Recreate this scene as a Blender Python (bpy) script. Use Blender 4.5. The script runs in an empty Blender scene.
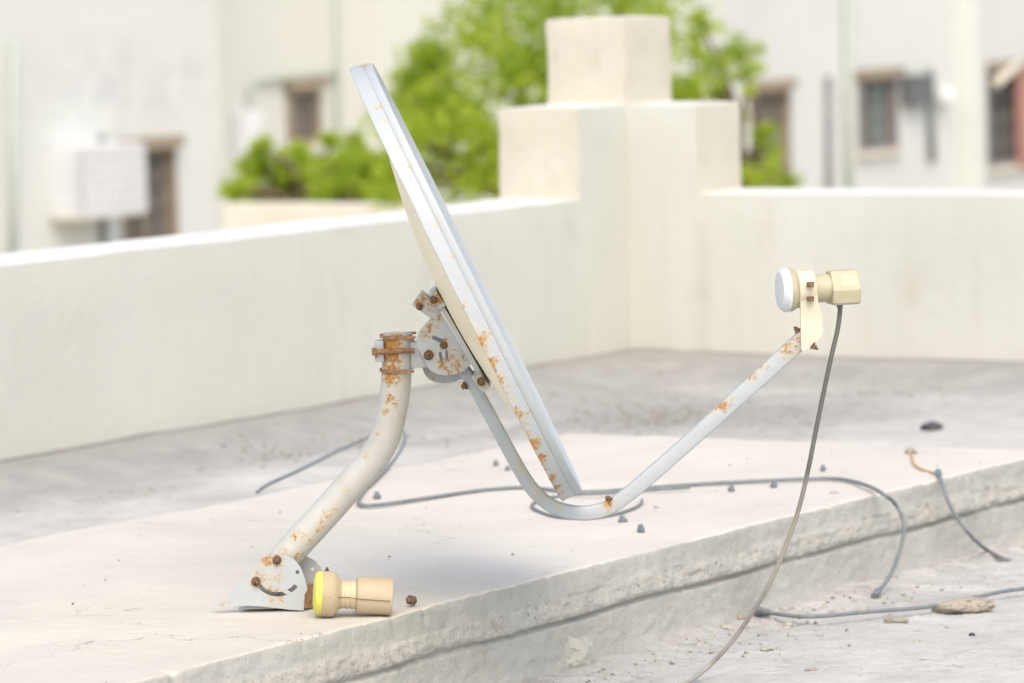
import bpy, bmesh, math, random
from math import sin, cos, pi, atan, radians, sqrt, exp
from mathutils import Vector, Matrix, noise as mn
random.seed(7)
C = bpy.context.scene.collection
SC = bpy.context.scene

# ------------------------------------------------------------------ camera model
F = 4550.0
PITCH = atan(381 / F); RHO = 0.025; H = 1.09
CAM = Vector((0, 0, H))
fw = Vector((0, cos(PITCH), -sin(PITCH)))
r0 = Vector((1, 0, 0)); u0 = Vector((0, sin(PITCH), cos(PITCH)))
up = u0 * cos(RHO) + r0 * sin(RHO)
rt = r0 * cos(RHO) - u0 * sin(RHO)
def ray(x, y): return fw + rt * ((x - 512) / F) - up * ((y - 341.5) / F)
def G(x, y, z=0.0):
    d = ray(x, y); return CAM + d * ((z - H) / d.z)
def P(x, y, Y):
    d = ray(x, y); return CAM + d * (Y / d.y)
# rectangular grid of the roof: U runs along the slab, V across it towards the viewer
A0 = G(140, 683, .15); B0 = G(1024, 460, .15)
U = (B0 - A0).normalized(); V = Vector((U.y, -U.x, 0)); O0 = Vector((A0.x, A0.y, 0))
def ST(s, t, z=0.0): return O0 + U * s + V * t + Vector((0, 0, z))
UP = Vector((0, 0, 1))

# ------------------------------------------------------------------ object helpers
def tag(o, label=None, cat=None, group=None, kind=None):
    if label: o['label'] = label
    if cat: o['category'] = cat
    if group: o['group'] = group
    if kind: o['kind'] = kind
    return o
def empty(name, loc, label, cat, group=None):
    o = bpy.data.objects.new(name, None); C.objects.link(o)
    o.location = loc; o.empty_display_size = .05
    o['org'] = list(loc)
    return tag(o, label, cat, group)
def root_of(o):
    while o.parent: o = o.parent
    return o
def mesh(name, verts, faces, mats, parent=None, smooth=True, org=None, fmat=None, sharp=None):
    """verts in world coordinates"""
    if parent is not None:
        org = Vector(root_of(parent)['org'])
        if 'org' not in root_of(parent): org = Vector((0, 0, 0))
    elif org is None: org = Vector((0, 0, 0))
    me = bpy.data.meshes.new(name)
    me.from_pydata([tuple(Vector(v) - org) for v in verts], [], faces)
    if not isinstance(mats, (list, tuple)): mats = [mats]
    for m in mats: me.materials.append(m)
    if fmat: me.polygons.foreach_set('material_index', fmat)
    me.polygons.foreach_set('use_smooth', [smooth] * len(me.polygons))
    me.update()
    bm = bmesh.new(); bm.from_mesh(me); bmesh.ops.recalc_face_normals(bm, faces=bm.faces); bm.to_mesh(me); bm.free()
    if sharp is not None and smooth: me.set_sharp_from_angle(angle=radians(sharp))
    o = bpy.data.objects.new(name, me); C.objects.link(o)
    if parent is not None: o.parent = parent
    else:
        o.location = org; o['org'] = list(org)
    return o
def spline(pts, n):
    """Catmull-Rom through pts (Vectors), n samples per span"""
    pts = [Vector(p) for p in pts]; out = []
    Q = [pts[0] * 2 - pts[1]] + pts + [pts[-1] * 2 - pts[-2]]
    for i in range(1, len(Q) - 2):
        a, b, c, d = Q[i-1], Q[i], Q[i+1], Q[i+2]
        for k in range(n):
            t = k / n
            out.append(.5 * ((2*b) + (c-a)*t + (2*a-5*b+4*c-d)*t*t + (3*b-a-3*c+d)*t**3))
    out.append(pts[-1]); return out
def tube_vf(path, rad, seg=16, ref=None, cap=True, shape=None):
    """path: Vectors; rad: number or list or function(i); shape: list of (a,b) cross-section factors"""
    n = len(path); vs = []; fs = []
    tan = [(path[min(i+1, n-1)] - path[max(i-1, 0)]).normalized() for i in range(n)]
    nrm = ref.copy() if ref else tan[0].orthogonal()
    for i in range(n):
        t = tan[i]; nrm = (nrm - t * nrm.dot(t)).normalized(); bn = t.cross(nrm)
        r = rad(i) if callable(rad) else (rad[i] if isinstance(rad, (list, tuple)) else rad)
        sh = shape(i) if callable(shape) else shape
        for k in range(len(sh) if sh else seg):
            if sh: a, b = sh[k]
            else: a, b = cos(2*pi*k/seg) * r, sin(2*pi*k/seg) * r
            vs.append(path[i] + nrm * a + bn * b)
    m = len(sh) if sh else seg
    for i in range(n-1):
        for k in range(m):
            fs.append((i*m+k, i*m+(k+1) % m, (i+1)*m+(k+1) % m, (i+1)*m+k))
    if cap:
        fs.append(tuple(range(m))[::-1]); fs.append(tuple((n-1)*m+k for k in range(m)))
    return vs, fs
def lathe_vf(c, axis, prof, seg=32, ref=None):
    """prof: list of (dist along axis, radius); closed with caps"""
    axis = axis.normalized(); a = (ref or axis.orthogonal()); a = (a - axis * a.dot(axis)).normalized(); b = axis.cross(a)
    vs, fs = [], []
    for d, r in prof:
        for k in range(seg):
            w = 2*pi*k/seg
            vs.append(c + axis*d + a*(cos(w)*r) + b*(sin(w)*r))
    for i in range(len(prof)-1):
        for k in range(seg):
            fs.append((i*seg+k, i*seg+(k+1) % seg, (i+1)*seg+(k+1) % seg, (i+1)*seg+k))
    fs.append(tuple(range(seg))[::-1]); fs.append(tuple((len(prof)-1)*seg+k for k in range(seg)))
    return vs, fs
def join(*parts):
    V_, F_ = [], []
    for vs, fs in parts:
        k = len(V_); V_ += list(vs); F_ += [tuple(i+k for i in f) for f in fs]
    return V_, F_
def box_vf(c, ax, ay, az, bev=0.0):
    """c centre; ax,ay,az half-extent vectors"""
    bm = bmesh.new(); bmesh.ops.create_cube(bm, size=2)
    if bev:
        s = (ax.length, ay.length, az.length)
        for v in bm.verts: v.co = Vector((v.co.x*s[0], v.co.y*s[1], v.co.z*s[2]))
        bmesh.ops.bevel(bm, geom=bm.edges[:], offset=bev, segments=2, affect='EDGES', profile=.6)
        M = (ax.normalized(), ay.normalized(), az.normalized())
    else: M = (ax, ay, az)
    vs = [c + M[0]*v.co.x + M[1]*v.co.y + M[2]*v.co.z for v in bm.verts]
    bm.verts.index_update()
    fs = [tuple(v.index for v in f.verts) for f in bm.faces]
    bm.free(); return vs, fs
def plate_vf(outline, holes, thick, to3, bevel=.0006):
    """flat sheet with real holes; outline/holes lists of (x,y); to3(x,y,d)->world, d through the sheet"""
    cu = bpy.data.curves.new('sheet', 'CURVE'); cu.dimensions = '2D'; cu.fill_mode = 'BOTH'
    cu.extrude = thick/2 - bevel; cu.bevel_depth = bevel; cu.bevel_resolution = 1; cu.resolution_u = 1
    for loop in [outline] + holes:
        sp = cu.splines.new('POLY'); sp.points.add(len(loop)-1); sp.use_cyclic_u = True
        for i, (x, y) in enumerate(loop): sp.points[i].co = (x, y, 0, 1)
    ob = bpy.data.objects.new('sheet', cu); C.objects.link(ob)
    me = bpy.data.meshes.new_from_object(ob)
    vs = [to3(v.co.x, v.co.y, v.co.z) for v in me.vertices]; fs = [tuple(p.vertices) for p in me.polygons]
    bpy.data.objects.remove(ob); bpy.data.curves.remove(cu); bpy.data.meshes.remove(me)
    return vs, fs
def circ(x, y, r, n=14): return [(x + r*cos(2*pi*k/n), y + r*sin(2*pi*k/n)) for k in range(n)]
def smooth_loop(pts, n=5):
    P_ = [Vector((p[0], p[1], 0)) for p in pts]; m = len(P_); out = []
    for i in range(m):
        a, b, c, d = P_[i-1], P_[i], P_[(i+1) % m], P_[(i+2) % m]
        for k in range(n):
            t = k/n; q = .5*((2*b)+(c-a)*t+(2*a-5*b+4*c-d)*t*t+(3*b-a-3*c+d)*t**3); out.append((q.x, q.y))
    return out
def bolt_vf(c, axis, r, h=None, shank=0.0, washer=True):
    axis = axis.normalized(); h = h or r*1.1; parts = []
    z0 = 0
    if washer:
        parts.append(lathe_vf(c, axis, [(0, r*1.42), (r*.22, r*1.42), (r*.25, r*1.3)], 20)); z0 = r*.25
    parts.append(lathe_vf(c, axis, [(z0, r*.97), (z0+h*.1, r), (z0+h*.85, r), (z0+h, r*.82)], 6))
    if shank: parts.append(lathe_vf(c, axis, [(z0+h, r*.5), (z0+h+shank*.9, r*.5), (z0+h+shank, r*.4)], 12))
    return join(*parts)
def paint(o, spots, default=0.0):
    """float attribute 'rust': sum of soft spots (world pos, radius, strength)"""
    org = Vector(root_of(o)['org']) if 'org' in root_of(o) else Vector((0, 0, 0))
    if len(o.data.vertices) < 150:
        bm = bmesh.new(); bm.from_mesh(o.data)
        for _ in range(4):
            bmesh.ops.triangulate(bm, faces=[f for f in bm.faces if len(f.verts) > 4])
            es = [e for e in bm.edges if e.calc_length() > .004]
            if es: bmesh.ops.subdivide_edges(bm, edges=es, cuts=1, use_grid_fill=True)
        bm.to_mesh(o.data); bm.free(); o.data.set_sharp_from_angle(angle=radians(40))
    a = o.data.attributes.new('rust', 'FLOAT', 'POINT'); vals = []
    for v in o.data.vertices:
        w = v.co + org; x = default
        for p, r, s in spots:
            d = (w - p).length / r
            if d < 2.2: x = max(x, s * exp(-d*d))
        vals.append(x)
    a.data.foreach_set('value', vals)


# ------------------------------------------------------------------ materials
def new_mat(name):
    m = bpy.data.materials.new(name); m.use_nodes = True
    nt = m.node_tree; b = nt.nodes['Principled BSDF']
    return m, nt, b
def nd(nt, t, **kw):
    n = nt.nodes.new(t)
    for k, v in kw.items():
        if k in n.inputs: n.inputs[k].default_value = v
        else: setattr(n, k, v)
    return n
def rgb(c): return (c[0], c[1], c[2], 1)
def coords(nt, stretch=None):
    tc = nd(nt, 'ShaderNodeTexCoord')
    if stretch is None: return tc.outputs['Object']
    mp = nd(nt, 'ShaderNodeMapping'); mp.inputs['Scale'].default_value = stretch
    nt.links.new(tc.outputs['Object'], mp.inputs['Vector']); return mp.outputs['Vector']
def tex_noise(nt, vec, scale, detail=5, rough=.6, dist=0.0):
    n = nd(nt, 'ShaderNodeTexNoise'); n.inputs['Scale'].default_value = scale; n.inputs['Detail'].default_value = detail
    n.inputs['Roughness'].default_value = rough; n.inputs['Distortion'].default_value = dist
    nt.links.new(vec, n.inputs['Vector']); return n.outputs['Fac']
def ramp(nt, fac, lo, hi, smooth=False):
    n = nd(nt, 'ShaderNodeMapRange'); n.clamp = True
    n.inputs['From Min'].default_value = lo; n.inputs['From Max'].default_value = hi
    if smooth: n.interpolation_type = 'SMOOTHSTEP'
    nt.links.new(fac, n.inputs['Value']); return n.outputs['Result']
def mixc(nt, fac, a, b):
    n = nd(nt, 'ShaderNodeMix'); n.data_type = 'RGBA'
    for s, v in ((6, a), (7, b)):
        if isinstance(v, tuple): n.inputs[s].default_value = rgb(v)
        else: nt.links.new(v, n.inputs[s])
    if isinstance(fac, float): n.inputs[0].default_value = fac
    else: nt.links.new(fac, n.inputs[0])
    return n.outputs[2]
def mth(nt, op, a, b=None):
    n = nd(nt, 'ShaderNodeMath'); n.operation = op
    for i, v in enumerate((a, b)):
        if v is None: continue
        if isinstance(v, (int, float)): n.inputs[i].default_value = v
        else: nt.links.new(v, n.inputs[i])
    return n.outputs[0]
def bump(nt, b, h, dist, strength=1.0):
    n = nd(nt, 'ShaderNodeBump'); n.inputs['Distance'].default_value = dist; n.inputs['Strength'].default_value = strength
    nt.links.new(h, n.inputs['Height']); nt.links.new(n.outputs['Normal'], b.inputs['Normal'])

def concrete(name, base, alt, dark, sc=3.0, dark_amt=(.62, .78), speck=None, crack=0.0, bmp=.002, bsc=60, rough=.92, stretch=None, pits=0.0, dsc=9.0, stain=None, streak=0.0):
    m, nt, b = new_mat(name); v = coords(nt, stretch)
    c = mixc(nt, ramp(nt, tex_noise(nt, v, sc, 6, .6, .4), .35, .68), base, alt)
    c = mixc(nt, mth(nt, 'MULTIPLY', ramp(nt, tex_noise(nt, v, dsc, 8, .68, .6), *dark_amt), .75), c, dark)
    if streak:
        mp = nd(nt, 'ShaderNodeMapping'); mp.inputs['Scale'].default_value = (7, 7, .55); nt.links.new(v, mp.inputs['Vector'])
        st_ = mth(nt, 'MULTIPLY', ramp(nt, tex_noise(nt, mp.outputs['Vector'], 2.2, 6, .65), .52, .72), ramp(nt, tex_noise(nt, v, 1.3, 3), .42, .6))
        c = mixc(nt, mth(nt, 'MULTIPLY', st_, streak), c, dark)
    fine = tex_noise(nt, v, bsc, 6, .65)
    if speck:
        vo = nd(nt, 'ShaderNodeTexVoronoi'); vo.inputs['Scale'].default_value = speck[0]; nt.links.new(v, vo.inputs['Vector'])
        msk = mth(nt, 'MULTIPLY', ramp(nt, vo.outputs['Distance'], speck[1], speck[1]*.55), ramp(nt, tex_noise(nt, v, speck[0]*.12, 3), speck[2], speck[2]+.1))
        c = mixc(nt, msk, c, speck[3])
    if crack:
        dv = nd(nt, 'ShaderNodeVectorMath'); dv.operation = 'ADD'
        nz = nd(nt, 'ShaderNodeTexNoise'); nz.inputs['Scale'].default_value = 6; nz.inputs['Detail'].default_value = 5; nt.links.new(v, nz.inputs['Vector'])
        sc_ = nd(nt, 'ShaderNodeVectorMath'); sc_.operation = 'SCALE'; sc_.inputs['Scale'].default_value = .35
        nt.links.new(nz.outputs['Color'], sc_.inputs[0]); nt.links.new(v, dv.inputs[0]); nt.links.new(sc_.outputs[0], dv.inputs[1])
        vo = nd(nt, 'ShaderNodeTexVoronoi'); vo.feature = 'DISTANCE_TO_EDGE'; vo.inputs['Scale'].default_value = 1.7
        nt.links.new(dv.outputs[0], vo.inputs['Vector'])
        line = mth(nt, 'MULTIPLY', ramp(nt, vo.outputs['Distance'], .0045, .001), ramp(nt, tex_noise(nt, v, 2.3, 2), .5, .6))
        c = mixc(nt, mth(nt, 'MULTIPLY', line, crack), c, dark)
    if stain:
        ge = nd(nt, 'ShaderNodeNewGeometry'); s1 = nd(nt, 'ShaderNodeVectorMath'); s1.operation = 'SUBTRACT'; s1.inputs[1].default_value = stain[0]
        s2 = nd(nt, 'ShaderNodeVectorMath'); s2.operation = 'DIVIDE'; s2.inputs[1].default_value = stain[1]
        s3 = nd(nt, 'ShaderNodeVectorMath'); s3.operation = 'LENGTH'
        nt.links.new(ge.outputs['Position'], s1.inputs[0]); nt.links.new(s1.outputs[0], s2.inputs[0]); nt.links.new(s2.outputs[0], s3.inputs[0])
        f_ = mth(nt, 'MULTIPLY', ramp(nt, s3.outputs['Value'], 1.15, .45), ramp(nt, tex_noise(nt, v, 3.2, 6, .65, .5), .42, .64))
        c = mixc(nt, mth(nt, 'MULTIPLY', f_, .6), c, stain[2])
    nt.links.new(c, b.inputs['Base Color']); b.inputs['Roughness'].default_value = rough
    b.inputs['Specular IOR Level'].default_value = .25
    h = fine
    if pits:
        vo = nd(nt, 'ShaderNodeTexVoronoi'); vo.inputs['Scale'].default_value = bsc*1.6; nt.links.new(v, vo.inputs['Vector'])
        h = mth(nt, 'SUBTRACT', fine, mth(nt, 'MULTIPLY', ramp(nt, vo.outputs['Distance'], .35, .1), pits))
    bump(nt, b, h, bmp)
    return m

def metal_paint(name, base, alt=None, thr=.55, rough=.42, flecks=.0):
    """aged paint; the mesh attribute 'rust' says where the paint has failed"""
    m, nt, b = new_mat(name); v = coords(nt)
    alt = alt or tuple(x*.86 for x in base)
    at = nd(nt, 'ShaderNodeAttribute'); at.attribute_name = 'rust'
    n1 = tex_noise(nt, v, 150, 8, .74, .5); n2 = tex_noise(nt, v, 260, 4, .6)
    raw = mth(nt, 'ADD', mth(nt, 'MULTIPLY', at.outputs['Fac'], .54), mth(nt, 'MULTIPLY', mth(nt, 'SUBTRACT', n1, .5), 1.5))
    raw = mth(nt, 'ADD', raw, mth(nt, 'MULTIPLY', mth(nt, 'SUBTRACT', n2, .5), .4))
    raw = mth(nt, 'MULTIPLY', raw, ramp(nt, at.outputs['Fac'], 0.02, .25))
    msk = ramp(nt, raw, .27, .43)
    stain = ramp(nt, raw, .04, .40)
    p = mixc(nt, ramp(nt, tex_noise(nt, v, 22, 6, .6, .5), .4, .75), base, alt)
    p = mixc(nt, mth(nt, 'MULTIPLY', stain, .55), p, (.60, .42, .18))
    if flecks:
        fl = ramp(nt, tex_noise(nt, v, 210, 2, .5), .735-flecks, .76-flecks); p = mixc(nt, fl, p, (.33, .2, .09))
    r = mixc(nt, ramp(nt, n2, .38, .62), (.54, .30, .075), (.33, .165, .055))
    r = mixc(nt, ramp(nt, raw, .58, .95), r, (.19, .085, .04))
    nt.links.new(mixc(nt, msk, p, r), b.inputs['Base Color'])
    rr = nd(nt, 'ShaderNodeMapRange'); rr.inputs['To Min'].default_value = rough; rr.inputs['To Max'].default_value = .9
    nt.links.new(msk, rr.inputs['Value']); nt.links.new(rr.outputs['Result'], b.inputs['Roughness'])
    bump(nt, b, mth(nt, 'ADD', mth(nt, 'MULTIPLY', msk, .6), mth(nt, 'MULTIPLY', n2, .25)), .0012, .6)
    return m
def simple(name, base, alt=None, rough=.6, sc=30, bmp=0.0, lo=.4, hi=.65, spec=.4, metal=0.0):
    m, nt, b = new_mat(name); v = coords(nt); alt = alt or tuple(x*.75 for x in base)
    f = tex_noise(nt, v, sc, 5, .6, .3)
    nt.links.new(mixc(nt, ramp(nt, f, lo, hi), base, alt), b.inputs['Base Color'])
    b.inputs['Roughness'].default_value = rough; b.inputs['Specular IOR Level'].default_value = spec; b.inputs['Metallic'].default_value = metal
    if bmp: bump(nt, b, tex_noise(nt, v, sc*3, 4, .6), bmp)
    return m

M = {}
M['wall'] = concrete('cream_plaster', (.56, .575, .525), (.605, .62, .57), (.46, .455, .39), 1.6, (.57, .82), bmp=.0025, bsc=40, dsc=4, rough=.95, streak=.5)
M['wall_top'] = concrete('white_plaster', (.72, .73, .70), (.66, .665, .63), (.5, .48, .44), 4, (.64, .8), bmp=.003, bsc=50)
M['rough_plaster'] = concrete('rough_cream_plaster', (.585, .575, .475), (.625, .615, .53), (.42, .37, .265), 7, (.58, .80), speck=(50, .2, .55, (.58, .5, .37)), bmp=.003, bsc=55, pits=.5, dsc=14)
M['slab_top'] = concrete('limewashed_concrete', (.625, .605, .545), (.55, .53, .48), (.32, .305, .265), 2.4, (.62, .84), crack=.8, bmp=.0022, bsc=38, stretch=(1, 1, 1), dsc=11)
M['slab_side'] = concrete('bare_concrete', (.385, .39, .36), (.46, .465, .435), (.25, .24, .215), 5, (.60, .80), speck=(60, .16, .60, (.28, .265, .24)), bmp=.0025, bsc=70, pits=.25, dsc=16)
M['ledge'] = concrete('aggregate_concrete', (.39, .39, .355), (.47, .47, .43), (.22, .21, .19), 12, (.56, .72), speck=(75, .28, .55, (.2, .195, .19)), bmp=.004, bsc=75, pits=.25, dsc=30)
M['lead'] = simple('rusty_iron', (.28, .175, .105), (.10, .058, .035), .9, 230, .002)
M['rust_light'] = simple('rusty_steel', (.40, .24, .14), (.22, .11, .06), .85, 140, .001)
M['paint'] = metal_paint('white_enamel', (.45, .50, .525), (.42, .465, .48), flecks=.008)
M['paint_mast'] = metal_paint('old_white_enamel', (.52, .53, .505), (.46, .46, .42), flecks=.022)
M['paint_grey'] = metal_paint('grey_enamel', (.50, .51, .50), (.42, .42, .40))
M['back_cream'] = metal_paint('cream_enamel', (.94, .87, .64), (.92, .84, .60))
M['white_plastic'] = simple('white_plastic', (.72, .745, .77), (.68, .70, .72), .35, 12)
M['beige_plastic'] = simple('beige_plastic', (.50, .475, .34), (.43, .40, .27), .5, 25)
M['tan_plastic'] = simple('weathered_tan_plastic', (.45, .375, .24), (.52, .44, .31), .55, 14)
M['pale_plastic'] = simple('pale_tan_plastic', (.60, .53, .36), (.54, .45, .29), .5, 40)
M['holder'] = simple('cream_plastic', (.70, .64, .52), (.66, .59, .46), .5, 18)
M['yellow'] = simple('yellow_plastic', (.68, .66, .14), (.60, .58, .12), .45, 20)
M['cable'] = simple('grey_cable_sheath', (.165, .19, .20), (.22, .24, .25), .55, 60)
def worn_lit_mat():
    m, nt, b = new_mat('worn_lit_cable_sheath'); v = coords(nt)
    at = nd(nt, 'ShaderNodeAttribute'); at.attribute_name = 'rust'  # 'rust' here carries light painted into the lower cable; the noise is wear
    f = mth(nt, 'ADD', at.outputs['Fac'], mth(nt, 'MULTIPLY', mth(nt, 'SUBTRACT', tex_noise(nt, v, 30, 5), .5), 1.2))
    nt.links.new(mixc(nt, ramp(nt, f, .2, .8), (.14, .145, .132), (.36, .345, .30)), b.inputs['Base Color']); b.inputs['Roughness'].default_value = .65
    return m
M['cable_worn_lit'] = worn_lit_mat()
M['steel'] = simple('dull_steel', (.20, .23, .25), (.12, .13, .14), .6, 90)
M['teal'] = simple('teal_plastic', (.16, .27, .27), (.12, .2, .2), .5, 60)
M['orange_wire'] = simple('tan_wire', (.62, .38, .16), (.5, .3, .13), .6, 60)
M['stone'] = concrete('broken_concrete', (.36, .335, .28), (.45, .42, .36), (.2, .18, .15), 22, (.56, .74), bmp=.004, bsc=120, pits=.6, dsc=40)
M['stone_grey'] = concrete('grey_broken_concrete', (.43, .42, .37), (.50, .49, .43), (.27, .25, .21), 22, (.58, .76), bmp=.003, bsc=90, dsc=40)
M['dark'] = simple('dark_rag', (.05, .055, .065), (.09, .09, .1), .9, 60)
M['litter'] = simple('dry_leaf_litter', (.16, .145, .12), (.28, .25, .21), .95, 30)
M['facade'] = concrete('limewashed_facade', (.635, .67, .645), (.68, .715, .69), (.50, .52, .52), .5, (.57, .76), bmp=.004, bsc=12, dsc=.75)
M['facade_warm'] = concrete('cream_facade', (.62, .64, .60), (.66, .68, .635), (.66, .645, .59), .5, (.6, .8), bmp=.004, bsc=12, dsc=.8)
M['tan_trim'] = simple('tan_plaster', (.72, .70, .59), (.66, .63, .53), .95, 3)
M['wood'] = simple('weathered_wood', (.30, .25, .18), (.38, .33, .26), .85, 8)
M['grille'] = simple('grey_iron', (.30, .29, .27), (.24, .23, .22), .7, 12)
M['glass'] = simple('dusty_window_glass', (.15, .155, .16), (.21, .21, .205), .2, 2)
M['teal_glass'] = simple('teal_curtain_glass', (.26, .37, .38), (.2, .29, .31), .25, 4)
M['pipe_green'] = simple('pale_green_pipe', (.50, .56, .50), (.43, .50, .44), .6, 5)
M['pipe_grey'] = simple('dark_grey_pipe', (.24, .26, .27), (.18, .2, .21), .6, 5)
M['cage'] = simple('white_cage_paint', (.78, .81, .83), (.74, .77, .79), .6, 6)
M['cage_in'] = simple('air_conditioner_grey', (.16, .17, .18), (.12, .13, .14), .6, 6)
M['red_shutter'] = simple('faded_red_shutter', (.46, .25, .2), (.4, .22, .18), .8, 4)
M['bark'] = simple('bark', (.16, .12, .08), (.1, .075, .05), .95, 12, .01)
M['earth'] = concrete('dusty_street', (.40, .36, .30), (.46, .42, .36), (.3, .27, .23), .3, (.6, .8), bmp=.01, bsc=4)
# leaves: own colour varies leaf by leaf through the attribute 'tone'
def leaf_mat():
    m, nt, b = new_mat('leaf')
    at = nd(nt, 'ShaderNodeAttribute'); at.attribute_name = 'tone'
    c = mixc(nt, ramp(nt, at.outputs['Fac'], 0, 1), (.30, .43, .03), (.66, .78, .10))
    nt.links.new(c, b.inputs['Base Color']); b.inputs['Roughness'].default_value = .6
    tr = nd(nt, 'ShaderNodeBsdfTranslucent'); nt.links.new(c, tr.inputs['Color'])
    mx = nd(nt, 'ShaderNodeMixShader'); mx.inputs[0].default_value = .6
    nt.links.new(b.outputs[0], mx.inputs[1]); nt.links.new(tr.outputs[0], mx.inputs[2])
    nt.links.new(mx.outputs[0], nt.nodes['Material Output'].inputs['Surface']); return m
M['leaf'] = leaf_mat()
# roof floor: dusty screed, darker where soil has settled by the walls
def floor_mat():
    m, nt, b = new_mat('dusty_screed'); v = coords(nt)
    c = mixc(nt, ramp(nt, tex_noise(nt, v, 3.4, 9, .72, .5), .34, .64), (.485, .487, .462), (.60, .60, .575))
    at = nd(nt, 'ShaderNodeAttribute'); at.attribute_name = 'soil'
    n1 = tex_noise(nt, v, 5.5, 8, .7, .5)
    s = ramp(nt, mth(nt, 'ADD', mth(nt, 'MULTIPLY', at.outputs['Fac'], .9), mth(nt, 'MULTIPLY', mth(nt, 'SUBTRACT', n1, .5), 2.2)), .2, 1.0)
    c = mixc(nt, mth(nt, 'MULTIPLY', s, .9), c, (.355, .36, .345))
    n2 = tex_noise(nt, v, 24, 7, .72, .4)
    d = ramp(nt, mth(nt, 'ADD', n2, mth(nt, 'MULTIPLY', at.outputs['Fac'], .08)), .60, .72)
    c = mixc(nt, mth(nt, 'MULTIPLY', d, .8), c, (.25, .235, .21))
    n3 = tex_noise(nt, v, 90, 4, .6)
    c = mixc(nt, mth(nt, 'MULTIPLY', ramp(nt, n3, .61, .69), .55), c, (.28, .255, .225))
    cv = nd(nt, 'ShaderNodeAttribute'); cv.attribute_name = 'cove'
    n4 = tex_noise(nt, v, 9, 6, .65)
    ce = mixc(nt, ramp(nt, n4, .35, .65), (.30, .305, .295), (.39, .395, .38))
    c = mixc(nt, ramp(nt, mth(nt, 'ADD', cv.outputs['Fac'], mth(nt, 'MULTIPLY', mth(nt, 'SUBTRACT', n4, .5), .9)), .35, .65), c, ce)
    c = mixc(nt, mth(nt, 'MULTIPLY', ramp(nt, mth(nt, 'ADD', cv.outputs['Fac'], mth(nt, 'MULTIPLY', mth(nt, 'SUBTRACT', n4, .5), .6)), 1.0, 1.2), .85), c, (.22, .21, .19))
    nt.links.new(c, b.inputs['Base Color']); b.inputs['Roughness'].default_value = .95; b.inputs['Specular IOR Level'].default_value = .2
    bump(nt, b, mth(nt, 'ADD', tex_noise(nt, v, 70, 7, .7), mth(nt, 'MULTIPLY', n2, .6)), .004)
    return m
M['floor'] = floor_mat()

# ------------------------------------------------------------------ setting: street, roof floor
g = 400
mesh('ground', [(-g, -50, -6.5), (g, -50, -6.5), (g, g, -6.5), (-g, g, -6.5)], [(0, 1, 2, 3)], M['earth'], smooth=False)['kind'] = 'structure'

def lines(*segs):
    out = []
    for a, b, st in segs:
        n = max(1, round((b-a)/st)); out += [a + (b-a)*i/n for i in range(n)]
    return out + [segs[-1][1]]
WS, WT = 5.62, -2.46       # inner faces of the right and the left parapet
def fbm(x, y, z, o=4):
    return mn.fractal(Vector((x, y, z)), .9, 2.1, o, noise_basis='PERLIN_ORIGINAL')
def floor_z(s, t):
    dw = min(WS - s, t - WT)
    k = max(0.0, 1 - max(dw, 0)/.34); cove = .050 * k*k*(3-2*k)
    z = cove + .006*fbm(s*1.5, t*1.5, 3) + .0025*fbm(s*9, t*9, 5)
    if t > -.2 and 0 < s < 3.3:
        z += (.0022 + .003*max(0, 1-(t-.02)/.3))*fbm(s*38, t*38, 1, 3)
        e = max(0.0, 1 - max(t-.02, 0)/.10); z += .012*e*e*(.6+.6*mn.noise(Vector((s*7, 3, 1))))
    return z
DIRT = []
for (x, y, r1, r2) in ((268, 454, .22, .10), (345, 441, .2, .1), (440, 436, .25, .12), (655, 413, .22, .18), (600, 418, .35, .2), (700, 405, .3, .2), (780, 415, .35, .25), (590, 395, .4, .2), (120, 492, .3, .08)):
    d_ = G(x, y, .01) - O0; DIRT.append((d_.dot(U), d_.dot(V), r1, r2))
sl = lines((-4, 0, .1), (0, 3.2, .009), (3.2, WS+.02, .03)); tl = lines((WT-.02, -1.0, .03), (-1.0, -.2, .2), (-.2, .78, .009), (.78, 3.2, .1))
vs = [ST(s, t, floor_z(s, t)) for s in sl for t in tl]; nt_ = len(tl)
fs = [(i*nt_+j, i*nt_+j+1, (i+1)*nt_+j+1, (i+1)*nt_+j) for i in range(len(sl)-1) for j in range(nt_-1)]
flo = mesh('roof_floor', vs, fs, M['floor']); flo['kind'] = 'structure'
a = flo.data.attributes.new('soil', 'FLOAT', 'POINT'); vals = []
for s in sl:
    for t in tl:
        if t < -.6 or s > 3.0:
            dl = t - WT; dr = WS - s
            v_ = .66
            v_ += .22*max(0, 1-dr/1.3) - .34*max(0, 1-abs(dl-.45)/.6)*(1 if s < 4.0 else max(0, 1-(s-4.0)/.7))
            d = ((s-4.2)/.75)**2 + ((t+.75)/.5)**2      # pale worn patch at the far right
            v_ -= .50*exp(-d)
            v_ += .15*fbm(s*3, t*3, 6)
            for (s1, t1, rs, rt_) in DIRT: v_ += .5*exp(-((s-s1)/rs)**2 - ((t-t1)/rt_)**2)
        else:
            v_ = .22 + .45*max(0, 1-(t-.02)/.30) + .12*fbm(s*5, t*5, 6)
        vals.append(v_)
a.data.foreach_set('value', vals)
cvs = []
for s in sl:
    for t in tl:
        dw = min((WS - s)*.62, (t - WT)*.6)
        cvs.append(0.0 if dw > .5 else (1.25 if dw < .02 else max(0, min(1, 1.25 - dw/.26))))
flo.data.attributes.new('cove', 'FLOAT', 'POINT').data.foreach_set('value', cvs)

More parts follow.
